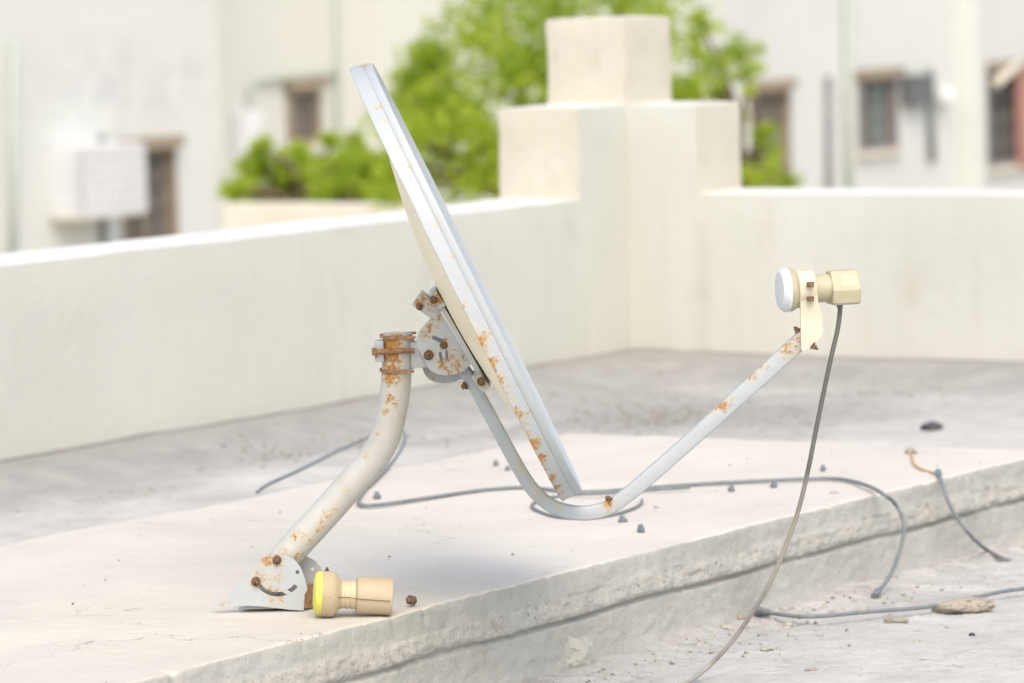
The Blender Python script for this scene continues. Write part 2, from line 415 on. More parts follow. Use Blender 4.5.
# ------------------------------------------------------------------ parapets
def grid_box(s0, s1, t0, t1, z0, z1, res=.06, amp=.0018, seed=0.0, matf=None):
    """subdivided, slightly wavy block on the roof grid"""
    idx = {}; vs = []; fs = []; fm = []
    ns, nt2, nz = [max(1, round((b-a)/res)) for a, b in ((s0, s1), (t0, t1), (z0, z1))]
    def vid(i, j, k):
        if (i, j, k) not in idx:
            s, t, z = s0+(s1-s0)*i/ns, t0+(t1-t0)*j/nt2, z0+(z1-z0)*k/nz
            p = ST(s, t, z)
            e = (i in (0, ns)) + (j in (0, nt2)) + (k in (0, nz))
            q = p*3.1 + Vector((seed, seed*2, 0)); q2 = p*14 + Vector((seed, 0, seed))
            d = mn.noise_vector(q)*amp + mn.noise_vector(q2)*amp*.35
            if e >= 2:   # worn arris
                c = ST((s0+s1)/2, (t0+t1)/2, (z0+z1)/2)
                w = .004*(1+.6*mn.noise(p*11))
                if i in (0, ns): d += U*(w if i == 0 else -w)
                if j in (0, nt2): d += V*(w if j == 0 else -w)
                if k == nz: d += UP*(-w)
                if k == 0: d = d*.2
            idx[(i, j, k)] = len(vs); vs.append(p+d)
        return idx[(i, j, k)]
    def quad(a, b, c, d, side):
        fs.append((vid(*a), vid(*b), vid(*c), vid(*d))); fm.append(matf(side) if matf else 0)
    for i in range(ns):
        for j in range(nt2):
            quad((i, j, nz), (i+1, j, nz), (i+1, j+1, nz), (i, j+1, nz), 'top'); quad((i, j, 0), (i, j+1, 0), (i+1, j+1, 0), (i+1, j, 0), 'bottom')
        for k in range(nz):
            quad((i, 0, k), (i, 0, k+1), (i+1, 0, k+1), (i+1, 0, k), 't0'); quad((i, nt2, k), (i+1, nt2, k), (i+1, nt2, k+1), (i, nt2, k+1), 't1')
    for j in range(nt2):
        for k in range(nz):
            quad((0, j, k), (0, j+1, k), (0, j+1, k+1), (0, j, k+1), 's0'); quad((ns, j, k), (ns, j, k+1), (ns, j+1, k+1), (ns, j+1, k), 's1')
    return vs, fs, fm
TH = .27; TOPZ = .468
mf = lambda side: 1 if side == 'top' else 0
def block(name, args, mats, parent=None, label=None, cat=None, matf=mf, org=None, **kw):
    vs, fs, fm = grid_box(*args, matf=matf, **kw)
    o = mesh(name, vs, fs, mats, parent, smooth=True, org=org, fmat=fm, sharp=40)
    if label: tag(o, label, cat)
    return o
block('parapet_wall', (-4, WS-.003, WT-TH, WT, -.08, TOPZ), [M['wall'], M['wall_top']], None,
      'long cream plastered roof parapet running along the left behind the dish', 'wall', org=ST(0, WT, 0), seed=1)
block('parapet_wall', (WS, WS+TH, WT-TH, 3.4, -.08, TOPZ+.004), [M['wall'], M['wall_top']], None,
      'cream plastered roof parapet crossing the right side behind the feed horn', 'wall', org=ST(WS, 0, 0), seed=5)
pil = empty('corner_pillar', ST(WS, WT, 0), 'stepped cream corner pillar of stacked blocks where the two roof parapets meet', 'pillar')
mfp = lambda side: {'top': 1, 't1': 0, 's0': 2}.get(side, 2)
mfq = lambda side: {'top': 1, 's0': 0, 't1': 2}.get(side, 2)
block('side_block', (WS-.25, WS+.24, WT-.25, WT+.0015, -.05, .706), [M['wall'], M['wall_top'], M['rough_plaster']], pil, matf=mfp, res=.04, amp=.0012, seed=9)
block('side_block', (WS-.0015, WS+.25, WT-.24, WT+.215, -.05, .7035), [M['wall'], M['wall_top'], M['rough_plaster']], pil, matf=mfq, res=.04, amp=.0012, seed=13)
block('cap_block', (WS+.004, WS+.254, WT-.25, WT, .69, .930), [M['rough_plaster'], M['wall_top']], pil, matf=lambda s: 0, res=.03, amp=.007, seed=21)

# ------------------------------------------------------------------ raised concrete slab
S_END = 2.96; W_SL = -1.12; ZT = .15
prof = [(-1.30, -.02, 0), (-1.27, .03, 0), (-1.22, .075, 0), (-1.17, .112, 0), (-1.12, .136, 0), (-1.07, .147, 0)]
t = -1.06
while t < -.012: prof.append((t, ZT, 0)); t += .0115
prof += [(-.008, ZT, 0), (-.003, .1495, 0), (0, .1475, 1), (.001, .144, 1), (.002, .140, 1)]
fpts = [(.140, .002), (.118, .005), (.112, .007), (.107, .0095), (.098, .012), (.09, .0145), (.084, .0145), (.0805, .012), (.078, .0075), (.0755, .0055), (.0725, .0098), (.069, .0115), (.05, .013), (.02, .017), (.0, .024), (-.03, .028)]
def fprof(z):
    for (z1, t1), (z2, t2) in zip(fpts, fpts[1:]):
        if z2 <= z <= z1: return t1 + (t2-t1)*(z1-z)/(z1-z2)
    return fpts[-1][1]
z = .1365
while z > -.025:
    prof.append((fprof(z), z, 2 if .079 < z < .113 else 1)); z -= .0024 if .07 < z < .115 else .0045
ss = lines((-2.2, -.45, .05), (-.45, S_END, .0058))
vs = []; npf = len(prof); front0 = next(i for i, p in enumerate(prof) if p[2])
for s in ss:
    edge = -.012 + .004*fbm(s*4, 0, 7) + .0008*fbm(s*30, 0, 2, 3) - .014*sin(pi*min(max(s/2.9, 0), 1))
    seam = .0035*fbm(s*3.2, 1, 4)
    end = max(0.0, 1-(S_END-s)/.05)
    for i, (t, z, k) in enumerate(prof):
        if i < front0:
            # smooth trowelled top with faint ridges
            w = min(1, max(0, (t+1.3)/.25))
            far = .05*fbm(s*2.1, .3, 9)*max(0, 1-(t+1.30)/.35)
            zz = z + (.0035*fbm(s*1.8, t*1.8, 2) + .0010*fbm(s*12, t*16, 6, 3) + .0006*fbm(s*45, t*60, 8, 2))*w
            e = max(0, 1+t/.02) if t > -.02 else 0
            zz += e*(.0016*fbm(s*40, .5, 3, 3))
            tt = t + edge*max(0, 1+t/.35) + far
        else:
            q = Vector((s, t*2, z))
            rough = .0018*mn.fractal(Vector((q.x*40, q.y*40, q.z*70)), .9, 2.1, 3, noise_basis='PERLIN_ORIGINAL') + .003*mn.noise(q*9)
            if k == 2: rough += .0038*mn.fractal(Vector((s*48, z*90, 4)), .8, 2.1, 3, noise_basis='PERLIN_ORIGINAL')*(.6+.8*mn.noise(Vector((s*5, 2, 9)))) + .005*mn.noise(Vector((s*7, z*20, 2)))
            if .0725 < z < .079: rough += -.006*max(0, .3+mn.noise(Vector((s*4, 2, 2))))
            zz = z + (seam if z < .12 else seam*max(0, (.15-z)/.03))
            if i == front0: zz += .0012*fbm(s*40, .5, 3, 3)
            tt = t + edge + rough*min(1, (i-front0+1)/3)
        zz -= end*end*.02
        if -.03 < t < .012 and z > .12:      # chipped arris
            ch_ = max(0, mn.noise(Vector((s*16, 4, 1))) + .55*mn.noise(Vector((s*55, 4, 3))) - .33)
            wgt = 1-min(1, abs(t)/.03); zz -= ch_*.009*wgt; tt -= ch_*.007*wgt
        vs.append(ST(s, tt, zz))
n = len(ss)
for i, (t, z, k) in enumerate(prof): vs.append(ST(S_END+.012, t-.012, -.02))
fs = []; fm = []
for i in range(n):
    for j in range(npf-1):
        fs.append((i*npf+j, i*npf+j+1, (i+1)*npf+j+1, (i+1)*npf+j)); fm.append(max(prof[j][2], 0) if j >= front0 else 0)
fs.append(tuple(j for j in range(npf))); fm.append(1)
slab = mesh('concrete_slab', vs, fs, [M['slab_top'], M['slab_side'], M['ledge']], org=ST(0, -.6, 0), fmat=fm)
tag(slab, 'long raised pale concrete slab with a crumbling front edge carrying the dish', 'slab')

# ------------------------------------------------------------------ THE DISH
D = 6.60
DC = D + .03                       # central plane of mast, arm and reflector
PX = D / F                         # metres per pixel there
dish = empty('satellite_dish', G(268, 607, .15), 'rusty white satellite dish seen edge on, standing on a bent mast', 'satellite dish')
def Q(x, y, dy=0.0): return P(x, y, D+dy)
VIEW = Vector((0, -1, 0))
# mast
mpts = [Q(266, 588, .03), Q(275, 573, .03), Q(289, 553, .03), Q(321, 518, .03), Q(353, 482, .03), Q(373, 459, .03), Q(385, 438, .03), Q(392, 412, .03), Q(395.5, 388, .03), Q(397, 360, .03), Q(397.5, 333, .03)]
path = spline(mpts, 10)
rM = 15.6*PX
rads = [rM*(1-.03*i/len(path)) for i in range(len(path))]
path.append(path[-1] - UP*.0015); rads[-1:] = [rads[-1], rads[-1]*.86]; path.append(path[-1] - UP*.03); rads.append(rads[-1])
path[-2] = path[-3] + UP*.0012; path[-1] = path[-2] + UP*-.03
# build outside wall and the open rim by hand so the mouth of the tube is real
vs, fs = tube_vf(path[:-2], rads[:len(path)-2], 40, ref=VIEW)
top = len(path)-3
ringc = path[top]; tdir = UP
mast = mesh('mast', vs, fs, M['paint_mast'], dish, sharp=60)
paint(mast, [(Q(392, 350, .008), .028, 1.1), (Q(389, 374, .008), .020, 1.0), (Q(392, 368, .008), .014, .9), (Q(400, 337, .008), .012, .8), (Q(389, 398, .008), .010, .80), (Q(394, 404, .01), .007, .75),
             (Q(386, 412, .01), .007, .72), (Q(377, 434, .01), .007, .66), (Q(380, 424, .01), .006, .6), (Q(366, 455, .01), .008, .58), (Q(338, 478, .01), .008, .60), (Q(346, 490, .01), .007, .55), (Q(336, 510, .01), .010, .60), (Q(322, 524, .01), .010, .58), (Q(296, 535, .01), .010, .66),
             (Q(310, 540, .01), .012, .56), (Q(318, 531, .01), .010, .56), (Q(284, 553, .01), .010, .58), (Q(300, 556, .01), .010, .56), (Q(327, 515, .01), .008, .55)])
# base bracket: front and rear cheek with slots, foot strip between
def to3at(dy, dx=0.0, dz=0.0):
    def f(x, y, d):
        p = P(x, -y, D+dy); return p + Vector((dx, -d, dz))
    return f
def crop(pts, k, ox, oy): return [(ox+x/k, -(oy+y/k)) for x, y in pts]
cheek = crop([(58, 331), (66, 319), (84, 312), (108, 306), (126, 294), (146, 270), (170, 243), (205, 210), (232, 186), (246, 160), (268, 132), (305, 112), (345, 107), (385, 113), (420, 132), (446, 162), (462, 200), (474, 240), (478, 268), (467, 285), (464, 320), (462, 358), (400, 354), (330, 346), (260, 339), (200, 336), (130, 342), (70, 345)], 4.452, 200, 530)
def arc_slot(cx, cy, r, w, a0, a1, n=16):
    o = [(cx+(r+w)*cos(a0+(a1-a0)*i/n), cy+(r+w)*sin(a0+(a1-a0)*i/n)) for i in range(n+1)]
    i_ = [(cx+(r-w)*cos(a1-(a1-a0)*i/n), cy+(r-w)*sin(a1-(a1-a0)*i/n)) for i in range(n+1)]
    return o + i_
slot = crop(arc_slot(346, 182, 104, 10, radians(38), radians(142)), 4.452, 200, 530)
hole1 = crop(circ(260, 172, 8), 4.452, 200, 530); hole2 = crop(circ(434, 187, 9), 4.452, 200, 530)
base = mesh('base_bracket', *plate_vf(cheek, [slot, hole1, hole2], .0032, to3at(0)), M['paint'], dish, smooth=True, sharp=35)
bm = bmesh.new(); bm.from_mesh(base.data); bmesh.ops.triangulate(bm, faces=[f for f in bm.faces if len(f.verts) > 4])
for _ in range(3):
    bmesh.ops.subdivide_edges(bm, edges=[e for e in bm.edges if e.calc_length() > .008], cuts=1); bmesh.ops.triangulate(bm, faces=[f for f in bm.faces if len(f.verts) > 4])
bm.to_mesh(base.data); bm.free(); base.data.set_sharp_from_angle(angle=radians(35))
paint(base, [(Q(266, 559), .012, .85), (Q(272, 556), .010, .85), (Q(259, 574), .010, .70), (Q(256, 582), .010, .95), (Q(262, 578), .012, .70), (Q(269, 589), .009, .75), (Q(277, 596), .014, .66), (Q(279, 577), .010, .52), (Q(224, 603), .008, .55), (Q(278, 562), .009, .75)])
rear = mesh('cheek_plate', *plate_vf([(x, y) for x, y in cheek], [slot, hole1, crop(circ(410, 170, 8), 4.452, 200, 530)], .0032, to3at(.058, .030, -.002)), M['paint_grey'], base, sharp=35)
paint(rear, [(Q(305, 575, .058), .02, .4)])
# folded end flange and sole strip joining the two cheeks
fl = box_vf((Q(304, 596) + Q(304, 596, .058) + Vector((.028, 0, 0)))/2, (Q(304, 596, .058)+Vector((.028, 0, 0))-Q(304, 596))*.47, Vector((.0016, .0004, 0)), UP*.018, .0006)
o = mesh('end_flange', *fl, M['rust_light'], base, sharp=35)
c0, c1 = Q(268, 604.3, .012), Q(268, 604.3, .055)+Vector((.026, 0, 0))
c0.z = c1.z = .1535
fl = box_vf((c0+c1)/2, Vector((.044, 0, 0)), (c1-c0)*.5, UP*.0014, .0005)
mesh('sole_strip', *fl, M['paint_grey'], base, sharp=35)
for (x, y, r) in ((277, 560, .0047), (256, 581.5, .0050)):
    mesh('bolt', *bolt_vf(Q(x, y, -.0018), Vector((.12, -1, .08)), r, shank=.004), M['lead'], base, sharp=35)
# tube across the two cheeks under the mast foot
vs, fs = lathe_vf(Q(277, 560, .002), Vector((0, 1, 0)), [(0, .006), (.052, .006)], 12)
mesh('pivot_pin', vs, fs, M['rust_light'], base, sharp=40)

# clamp at the head of the mast
cl = mesh('mast_clamp', *tube_vf([Q(397.3, 368.5, .03), Q(397.5, 337, .03)], 1, ref=Vector((1, 0, 0)), cap=True,
          shape=[(rM*1.075*cos(a), rM*1.075*sin(a)) for a in [radians(d) for d in range(-84, 85, 7)]] + [(rM*.9*cos(a), rM*.9*sin(a)) for a in [radians(d) for d in range(84, -85, -7)]]),
          M['paint_grey'], dish, sharp=40)
paint(cl, [(Q(392, 345, .008), .018, 1.1), (Q(392, 362, .008), .016, 1.1)])
for y, x1 in ((335.5, 415.5), (369.5, 414)):
    arc = []
    for d in range(-98, 99, 7):
        a = radians(d+180); arc.append(Q(397.4, y, .03) + Vector((cos(a)*rM*1.10, sin(a)*rM*1.10, .0012*sin(a))))
    arc = [Vector((Q(x1, y).x, arc[0].y, arc[0].z))] + arc + [Vector((Q(x1, y).x, arc[-1].y, arc[-1].z))]
    vs, fs = tube_vf(arc, 1, ref=UP, shape=[(.0019, .0012), (-.0019, .0012), (-.0019, -.0012), (.0019, -.0012)])
    b_ = mesh('clamp_band', vs, fs, M['rust_light'], cl, sharp=40)
# saddle on the left with its bolt running across the tube
sad = mesh('clamp_saddle', *box_vf(Q(379.5, 350.5, .026), Vector((4.6*PX, 0, 0)), Vector((0, .018, 0)), UP*10.5*PX, .0022), M['paint'], cl, sharp=40)
paint(sad, [(Q(374, 356, .01), .007, .7)])
yb = .03 - rM - .0045
thread = []
for i in range(60): thread.append((i/59*41*PX, (.0043 if i % 2 else .0035)))
mesh('clamp_bolt', *join(lathe_vf(Q(373.8, 352, yb), Vector((1, 0, .012)), thread, 16), bolt_vf(Q(376.5, 351.5, yb), Vector((-1, 0, 0)), .0062, washer=False)), M['rust_light'], cl, sharp=50)

# pivot bracket behind the reflector
TP, BP = Q(371, 63.5, .03), Q(580.5, 488, .03)
CH = (BP - TP).normalized(); NF = Vector((-CH.z, 0, CH.x)).normalized()       # front normal, right and up
if NF.x < 0: NF = -NF
MID = (TP + BP)/2
wing = [(440, 311), (434, 315), (427, 322), (420, 330), (416.5, 338), (416.5, 346), (420, 352), (424, 358), (427, 366), (431, 371), (437, 374), (446, 375.5), (457, 374), (465, 370), (471, 364), (463, 350), (452, 331)]
wing = [(x, -y) for x, y in wing]
def slot2(x0, y0, x1, y1, w):
    d = Vector((x1-x0, y1-y0, 0)); L = d.length; d /= L; n_ = Vector((-d.y, d.x, 0)); out = []
    for k in range(7):
        a = -pi/2 + pi*k/6; out.append((x1+w*(cos(a)*d.x+sin(a)*n_.x), -(y1+w*(cos(a)*d.y+sin(a)*n_.y))))
    for k in range(7):
        a = pi/2 + pi*k/6; out.append((x0+w*(cos(a)*d.x+sin(a)*n_.x), -(y0+w*(cos(a)*d.y+sin(a)*n_.y))))
    return out
piv = mesh('pivot_bracket', *plate_vf(wing, [slot2(434, 337.5, 442, 341, 2.1), slot2(440.2, 353, 441.5, 361, 1.5), slot2(446.6, 351.5, 447, 359, 1.3)], .003, to3at(.002)), M['paint'], dish, sharp=35)
bm = bmesh.new(); bm.from_mesh(piv.data); bmesh.ops.triangulate(bm, faces=[f for f in bm.faces if len(f.verts) > 4])
for _ in range(3):
    bmesh.ops.subdivide_edges(bm, edges=[e for e in bm.edges if e.calc_length() > .006], cuts=1); bmesh.ops.triangulate(bm, faces=[f for f in bm.faces if len(f.verts) > 4])
bm.to_mesh(piv.data); bm.free(); piv.data.set_sharp_from_angle(angle=radians(35))
paint(piv, [(Q(431, 328), .014, .66), (Q(424, 333), .012, .66), (Q(445, 342), .011, .78), (Q(452, 357), .016, .62), (Q(443, 364), .012, .78), (Q(457, 366), .014, .68), (Q(430, 354), .009, .9), (Q(463, 358), .012, .6), (Q(437, 320), .014, .55), (Q(448, 372), .012, .65)])
rw = mesh('rear_wing', *plate_vf([(x-2.5, y-8) for x, y in wing], [], .003, to3at(.054)), M['paint'], piv, sharp=35)
paint(rw, [(Q(432, 380, .054), .012, .45), (Q(428, 372, .054), .006, .6)])
for (x, y, r) in ((443.7, 345.3, .0042), (428.6, 355.2, .0052)):
    mesh('bolt', *bolt_vf(Q(x, y, .0005), Vector((.1, -1, .06)), r, shank=.0035), M['lead'], piv, sharp=35)
# yoke block between mast clamp and wings (behind the front wing)
mesh('yoke', *box_vf(Q(419, 354, .03), Vector((8*PX, 0, 0)), Vector((0, .018, 0)), UP*13*PX, .002), M['paint_grey'], piv, sharp=40)
# back rail against the reflector with its two clips
def in_plane(x0, y0, x1, y1, th, dep, dy=.03, bev=.001):
    a_, b_ = Q(x0, y0, dy), Q(x1, y1, dy); d = (b_-a_); n_ = Vector((-d.z, 0, d.x)).normalized()
    return box_vf((a_+b_)/2, d/2, n_*th/2*PX, Vector((0, dep/2, 0)), bev)
rail = mesh('back_rail', *in_plane(441, 303, 484, 379, 5, .078), M['paint_grey'], dish, sharp=40); paint(rail, [(Q(450, 320, -.01), .02, .3)])
for args in ((432.5, 289.5, 443, 305, 8.0, .10), (475.5, 371.5, 486.5, 387, 10.0, .10)):
    c_ = mesh('rail_clip', *in_plane(*args), M['paint'], rail, sharp=40)
    paint(c_, [(Q(args[2]-4, args[3]-6, -.02), .011, .95), (Q(args[0]+1, args[1]+1, -.02), .006, .7)])
arm_ = mesh('tilt_lug', *in_plane(417, 297.5, 439, 313, 16, .055), M['paint'], rail, sharp=40)
paint(arm_, [(Q(416, 300, 0), .008, 1.0), (Q(425, 299, 0), .012, .75), (Q(432, 294, 0), .010, .95), (Q(419, 307, 0), .009, 1.0), (Q(430, 306, 0), .012, .62)])
for x, y in ((433.5, 300), (481, 381.5)):
    mesh('bolt', *bolt_vf(Q(x, y, -.0215), Vector((.2, -1, .1)), .0042, shank=.003), M['lead'], rail, sharp=35)
mesh('bolt', *bolt_vf(Q(419.5, 306.5, .001), Vector((-.3, -1, 0)), .0038), M['lead'], rail, sharp=35)

# reflector
ROT = radians(1.15); bx = Vector((0, 1, 0)); NF, bx = NF*cos(ROT) + bx*sin(ROT), bx*cos(ROT) - NF*sin(ROT)
Aax = (BP - TP).length/2 - .004; Bax = .318; DEP = .056
front, back = 0, 1
prof = []          # (r factor, offset m, d, material)
NR = 26
for i in range(NR+1):
    r = i/NR; prof.append((r, 0, -DEP*(1-r*r), 0))
prof += [(1, .0022, .0018, 0), (1, .004, .0012, 0), (1, .0048, -.001, 0), (1, .0050, -.0085, 0), (1, .0046, -.0096, 0), (1, .0038, -.0104, 0), (1, .0039, -.0112, 0), (1, .0048, -.0122, 0), (1, .0052, -.0132, 0), (1, .0052, -.0280, 0), (1, .0062, -.0291, 0), (1, .0060, -.0305, 0), (1, .0044, -.0309, 0), (1, .0030, -.0299, 1), (1, .0030, -.006, 1)]
for i in range(NR, -1, -1):
    r = i/NR; prof.append((r, 0, -DEP*(1-r*r)-.0022, 1))
seg = 224; vs = []; fs = []; fm = []
for (r, of0, d, k) in prof:
    for q in range(seg):
        w = 2*pi*q/seg; a1, b1 = cos(w), sin(w); of = of0
        k_ = (abs(a1)**2.45 + abs(b1)**2.45)**(-1/2.45); a1 *= k_; b1 *= k_
        e = 0.0
        if of > 0 and d < 0: of = of + .0065*max(0, min(1, (-a1-.8)/.2))*min(1, -d/.0225)
        if of > 0 and d < -.02: e = .0009*mn.noise(Vector((a1*6, b1*6, 1)))
        vs.append(MID + CH*(a1*(Aax*max(r, .004)+of)) + bx*(b1*(Bax*max(r, .004)+of)) + NF*(d+e))
for i in range(len(prof)-1):
    for q in range(seg):
        fs.append((i*seg+q, i*seg+(q+1) % seg, (i+1)*seg+(q+1) % seg, (i+1)*seg+q)); fm.append(max(prof[i][3], prof[i+1][3]) if prof[i+1][3] == prof[i][3] else 0)
fs.append(tuple(range(seg))); fm.append(0); fs.append(tuple((len(prof)-1)*seg+q for q in range(seg))[::-1]); fm.append(1)
ref_o = mesh('reflector', vs, fs, [M['paint'], M['back_cream']], dish, fmat=fm, sharp=50)
def rimpt(w, d):   # point on the skirt facing the camera
    a1, b1 = cos(w), sin(w); k_ = (abs(a1)**2.45 + abs(b1)**2.45)**(-1/2.45)
    return MID + CH*(a1*k_*(Aax+.005)) + bx*(b1*k_*(Bax+.005)) + NF*d
spots = []
for k in range(46):     # rust along the back hem of the lower near rim
    f_ = k/45; w = -(radians(88) - f_*radians(84))
    s_ = (.55 + .3*mn.noise(Vector((k*.37, 2, 1)))) if .05 < f_ < .78 else .45
    spots.append((rimpt(w, -.030), .006, s_))
for f_, s_, r_ in ((.1, 1.0, .012), (.17, .95, .010), (.33, .9, .010), (.44, 1.05, .013), (.50, 1.0, .012), (.60, .95, .012), (.66, 1.0, .012), (.73, .8, .010), (.93, .8, .010), (.97, .8, .009)):
    spots.append((rimpt(-(radians(88)-f_*radians(84)), -.0275), r_, s_))
for w, s_, r_ in ((-176, .95, .012), (-172, .85, .012), (-168, .7, .012), (-163, .5, .009), (-150, .55, .006), (-141, .62, .007), (-136, .6, .007), (-128, .5, .006), (-122, .55, .006), (-108, .5, .006), (-100, .45, .006), (-92, .5, .006), (-80, .45, .006), (-60, .45, .006), (-40, .45, .006), (-14, .5, .008), (-5, .6, .008)):
    spots.append((rimpt(radians(w), -.010), r_, s_))
for w in (-9, -6, -3, 0, 4): spots.append((rimpt(radians(w), -.012), .012, .42))
paint(ref_o, spots)

# feed arm: flat tube bent like a hook
apx = [(462, 366, 12.2), (470, 379, 12.4), (485, 406, 12.6), (500, 434, 12.8), (512, 456, 13), (521, 472, 13.2), (530, 486, 13.4), (541, 498, 13.6), (554, 507, 13.8), (570, 511.8, 14), (586, 513, 14.2), (600, 510.5, 14.4), (612, 505.5, 14.6), (623, 498, 14.7), (640, 484.5, 14.8), (690, 440.8, 15.0), (740, 395.5, 16.2), (772, 366.5, 16.6), (806, 336, 16.6)]
pts = spline([Q(x, y, .03) for x, y, w in apx], 6); ws = [w for _, _, w in apx]
def wid(i):
    f_ = min(i/6, len(ws)-1.001); k = int(f_); return (ws[k]+(ws[k+1]-ws[k])*(f_-k))*PX/2
def ashape(i):
    w, d, b_ = wid(i), .0105, .0028
    return [(w-b_, d), (-w+b_, d), (-w+b_*.3, d-b_*.3), (-w, d-b_), (-w, -d+b_), (-w+b_*.3, -d+b_*.3), (-w+b_, -d), (w-b_, -d), (w-b_*.3, -d+b_*.3), (w, -d+b_), (w, d-b_), (w-b_*.3, d-b_*.3)]
arm = mesh('feed_arm', *tube_vf(pts, 1, ref=Vector((CH.z*-1, 0, CH.x)), shape=ashape), M['paint'], dish, sharp=50)
paint(arm, [(Q(720, 408, .02), .012, .92), (Q(727, 404, .02), .010, .85), (Q(790, 350, .02), .016, .85), (Q(797, 341, .02), .010, .95), (Q(784, 352, .02), .012, .6), (Q(752, 376, .02), .012, .66), (Q(762, 365, .02), .010, .62), (Q(671, 446, .02), .008, .55), (Q(607, 502, .02), .010, .95), (Q(608, 508, .02), .008, .7), (Q(560, 507, .02), .012, .35), (Q(523, 465, .02), .02, .3), (Q(540, 491, .02), .02, .3)])
mesh('bolt', *bolt_vf(Q(610, 500.5, .024), Vector((-.62, -.1, .75)), .0048, shank=.002), M['lead'], arm, sharp=35)
mesh('bolt', *bolt_vf(Q(798, 331, .026), Vector((-.62, -.1, .75)), .0040, shank=.003), M['lead'], arm, sharp=35)
mesh('bolt', *bolt_vf(Q(465.5, 385.5, .02), Vector((-.8, -.4, -.4)), .0045), M['lead'], arm, sharp=35)

# feed horn on the end of the arm
yaw = radians(11); AX = Vector((cos(yaw), sin(yaw), .01)).normalized()
c0 = Q(787, 290, .03)
def along(d): return c0 + AX*d
horn = mesh('feed_horn', *lathe_vf(along(0), AX, [(.0012, .0318), (.006, .0316), (.010, .0298), (.0125, .0265), (.0145, .0208), (.063, .0206)], 48), M['beige_plastic'], dish, sharp=40)
mesh('horn_cap', *lathe_vf(along(0), AX, [(-.0125, .012), (-.0121, .021), (-.0112, .0275), (-.0095, .0292), (-.0085, .0296), (-.0080, .0308), (-.0058, .0322), (-.0052, .0312), (-.0044, .0324), (.0004, .0326), (.001, .0318)], 48), M['white_plastic'], horn, sharp=30)
# angular electronics housing
sec = [(-.019, -.0255), (.019, -.0255), (.0245, -.0225), (.0275, -.0035), (.0125, .0240), (-.0125, .0240), (-.0275, -.0035), (-.0245, -.0225)]
SIDE = Vector((sin(yaw), -cos(yaw), 0)); HT = AX.cross(SIDE)*-1
if HT.z < 0: HT = -HT
vs = []; fs = []
for d, k in ((.0625, .93), (.0645, 1), (.1025, 1.0), (.105, .95)):
    for a_, b_ in sec: vs.append(along(d) + SIDE*a_*k + HT*(b_*k+.001))
m_ = len(sec)
for i in range(3):
    for k in range(m_): fs.append((i*m_+k, i*m_+(k+1) % m_, (i+1)*m_+(k+1) % m_, (i+1)*m_+k))
fs += [tuple(range(m_))[::-1], tuple(3*m_+k for k in range(m_))]
hs = mesh('electronics_housing', vs, fs, M['beige_plastic'], horn, smooth=False)
md = hs.modifiers.new('b', 'BEVEL'); md.width = .0022; md.segments = 2; md.limit_method = 'ANGLE'; md.angle_limit = radians(20)
fn = (SIDE*.0275 + HT*.015).normalized(); fa = SIDE*.0275 + HT*-.0025; fb = SIDE*.0125 + HT*.025; lab = []
for d in (.0775, .098):
    for q_ in (.22, .80): lab.append(along(d) + fa.lerp(fb, q_) + fn*.0004)
mesh('label_plate', *join(([v for v in lab] + [v - fn*.0012 for v in lab], [(0, 2, 3, 1), (4, 5, 7, 6), (0, 1, 5, 4), (2, 6, 7, 3), (0, 4, 6, 2), (1, 3, 7, 5)])), M['pale_plastic'], horn, smooth=False)
mesh('cable_socket', *lathe_vf(along(.079) - HT*.022, -UP, [(0, .0058), (.004, .0058), (.0045, .0044), (.008, .0044)], 16), M['steel'], horn, sharp=40)
# holder: ring round the neck and the plate that bolts to the arm
ring = mesh('holder_ring', *lathe_vf(along(.0128), AX, [(0, .0262), (.0012, .0275), (.0245, .0275), (.0258, .0262)], 48), M['holder'], horn, sharp=40)
hp = crop([(372, 270), (478, 270), (484, 320), (500, 390), (509, 420), (512, 515), (496, 540), (470, 572), (425, 603), (390, 628), (378, 612)], 6.209, 740, 250)
mesh('holder_plate', *plate_vf(hp, [], .014, to3at(.018), .0012), M['holder'], horn, sharp=40)
for y in (284.5, 299):
    mesh('clamp_screw', *box_vf(Q(810.3, y, .0025), Vector((3.6*PX, 0, 0)), Vector((0, .0035, 0)), UP*2.6*PX, .001), M['lead'], horn, sharp=40)
mesh('bolt', *bolt_vf(Q(812.5, 345.5, .008), Vector((.75, -.3, -.55)), .0042, shank=.004), M['lead'], horn, sharp=35)

# ------------------------------------------------------------------ fallen feed horn on the slab
yw = radians(4); AX2 = Vector((cos(yw), sin(yw), -.075)).normalized()
gp = G(341, 618.5, .15)
cen = P(326, 596.5, gp.y + .022); cen.z = .15 + .0335
fall = mesh('fallen_feed_horn', *lathe_vf(cen, AX2, [(-.006, .0325), (-.003, .0335), (.006, .0337), (.011, .0325), (.0155, .029), (.019, .0225), (.022, .0205)], 48), M['tan_plastic'], None, org=Vector((cen.x, cen.y, .15)), sharp=35)
tag(fall, 'broken tan feed horn with a yellow cap lying on the slab beside the dish foot', 'feed horn')
mesh('horn_cap', *lathe_vf(cen, AX2, [(-.0185, .016), (-.0175, .024), (-.0155, .0295), (-.012, .0318), (-.0062, .0325)], 48), M['yellow'], fall, sharp=35)
mesh('neck', *lathe_vf(cen, AX2, [(.0222, .0203), (.026, .0203), (.0265, .0196), (.0285, .0196), (.029, .0205), (.033, .0205), (.0335, .0196), (.0355, .0196), (.036, .0205), (.0412, .0205), (.043, .0212)], 40), M['pale_plastic'], fall, sharp=35)
mesh('electronics_housing', *lathe_vf(cen, AX2, [(.0432, .0225), (.045, .0262), (.0475, .0270), (.093, .0274), (.0955, .0266), (.0962, .0240)], 40), M['tan_plastic'], fall, sharp=35)
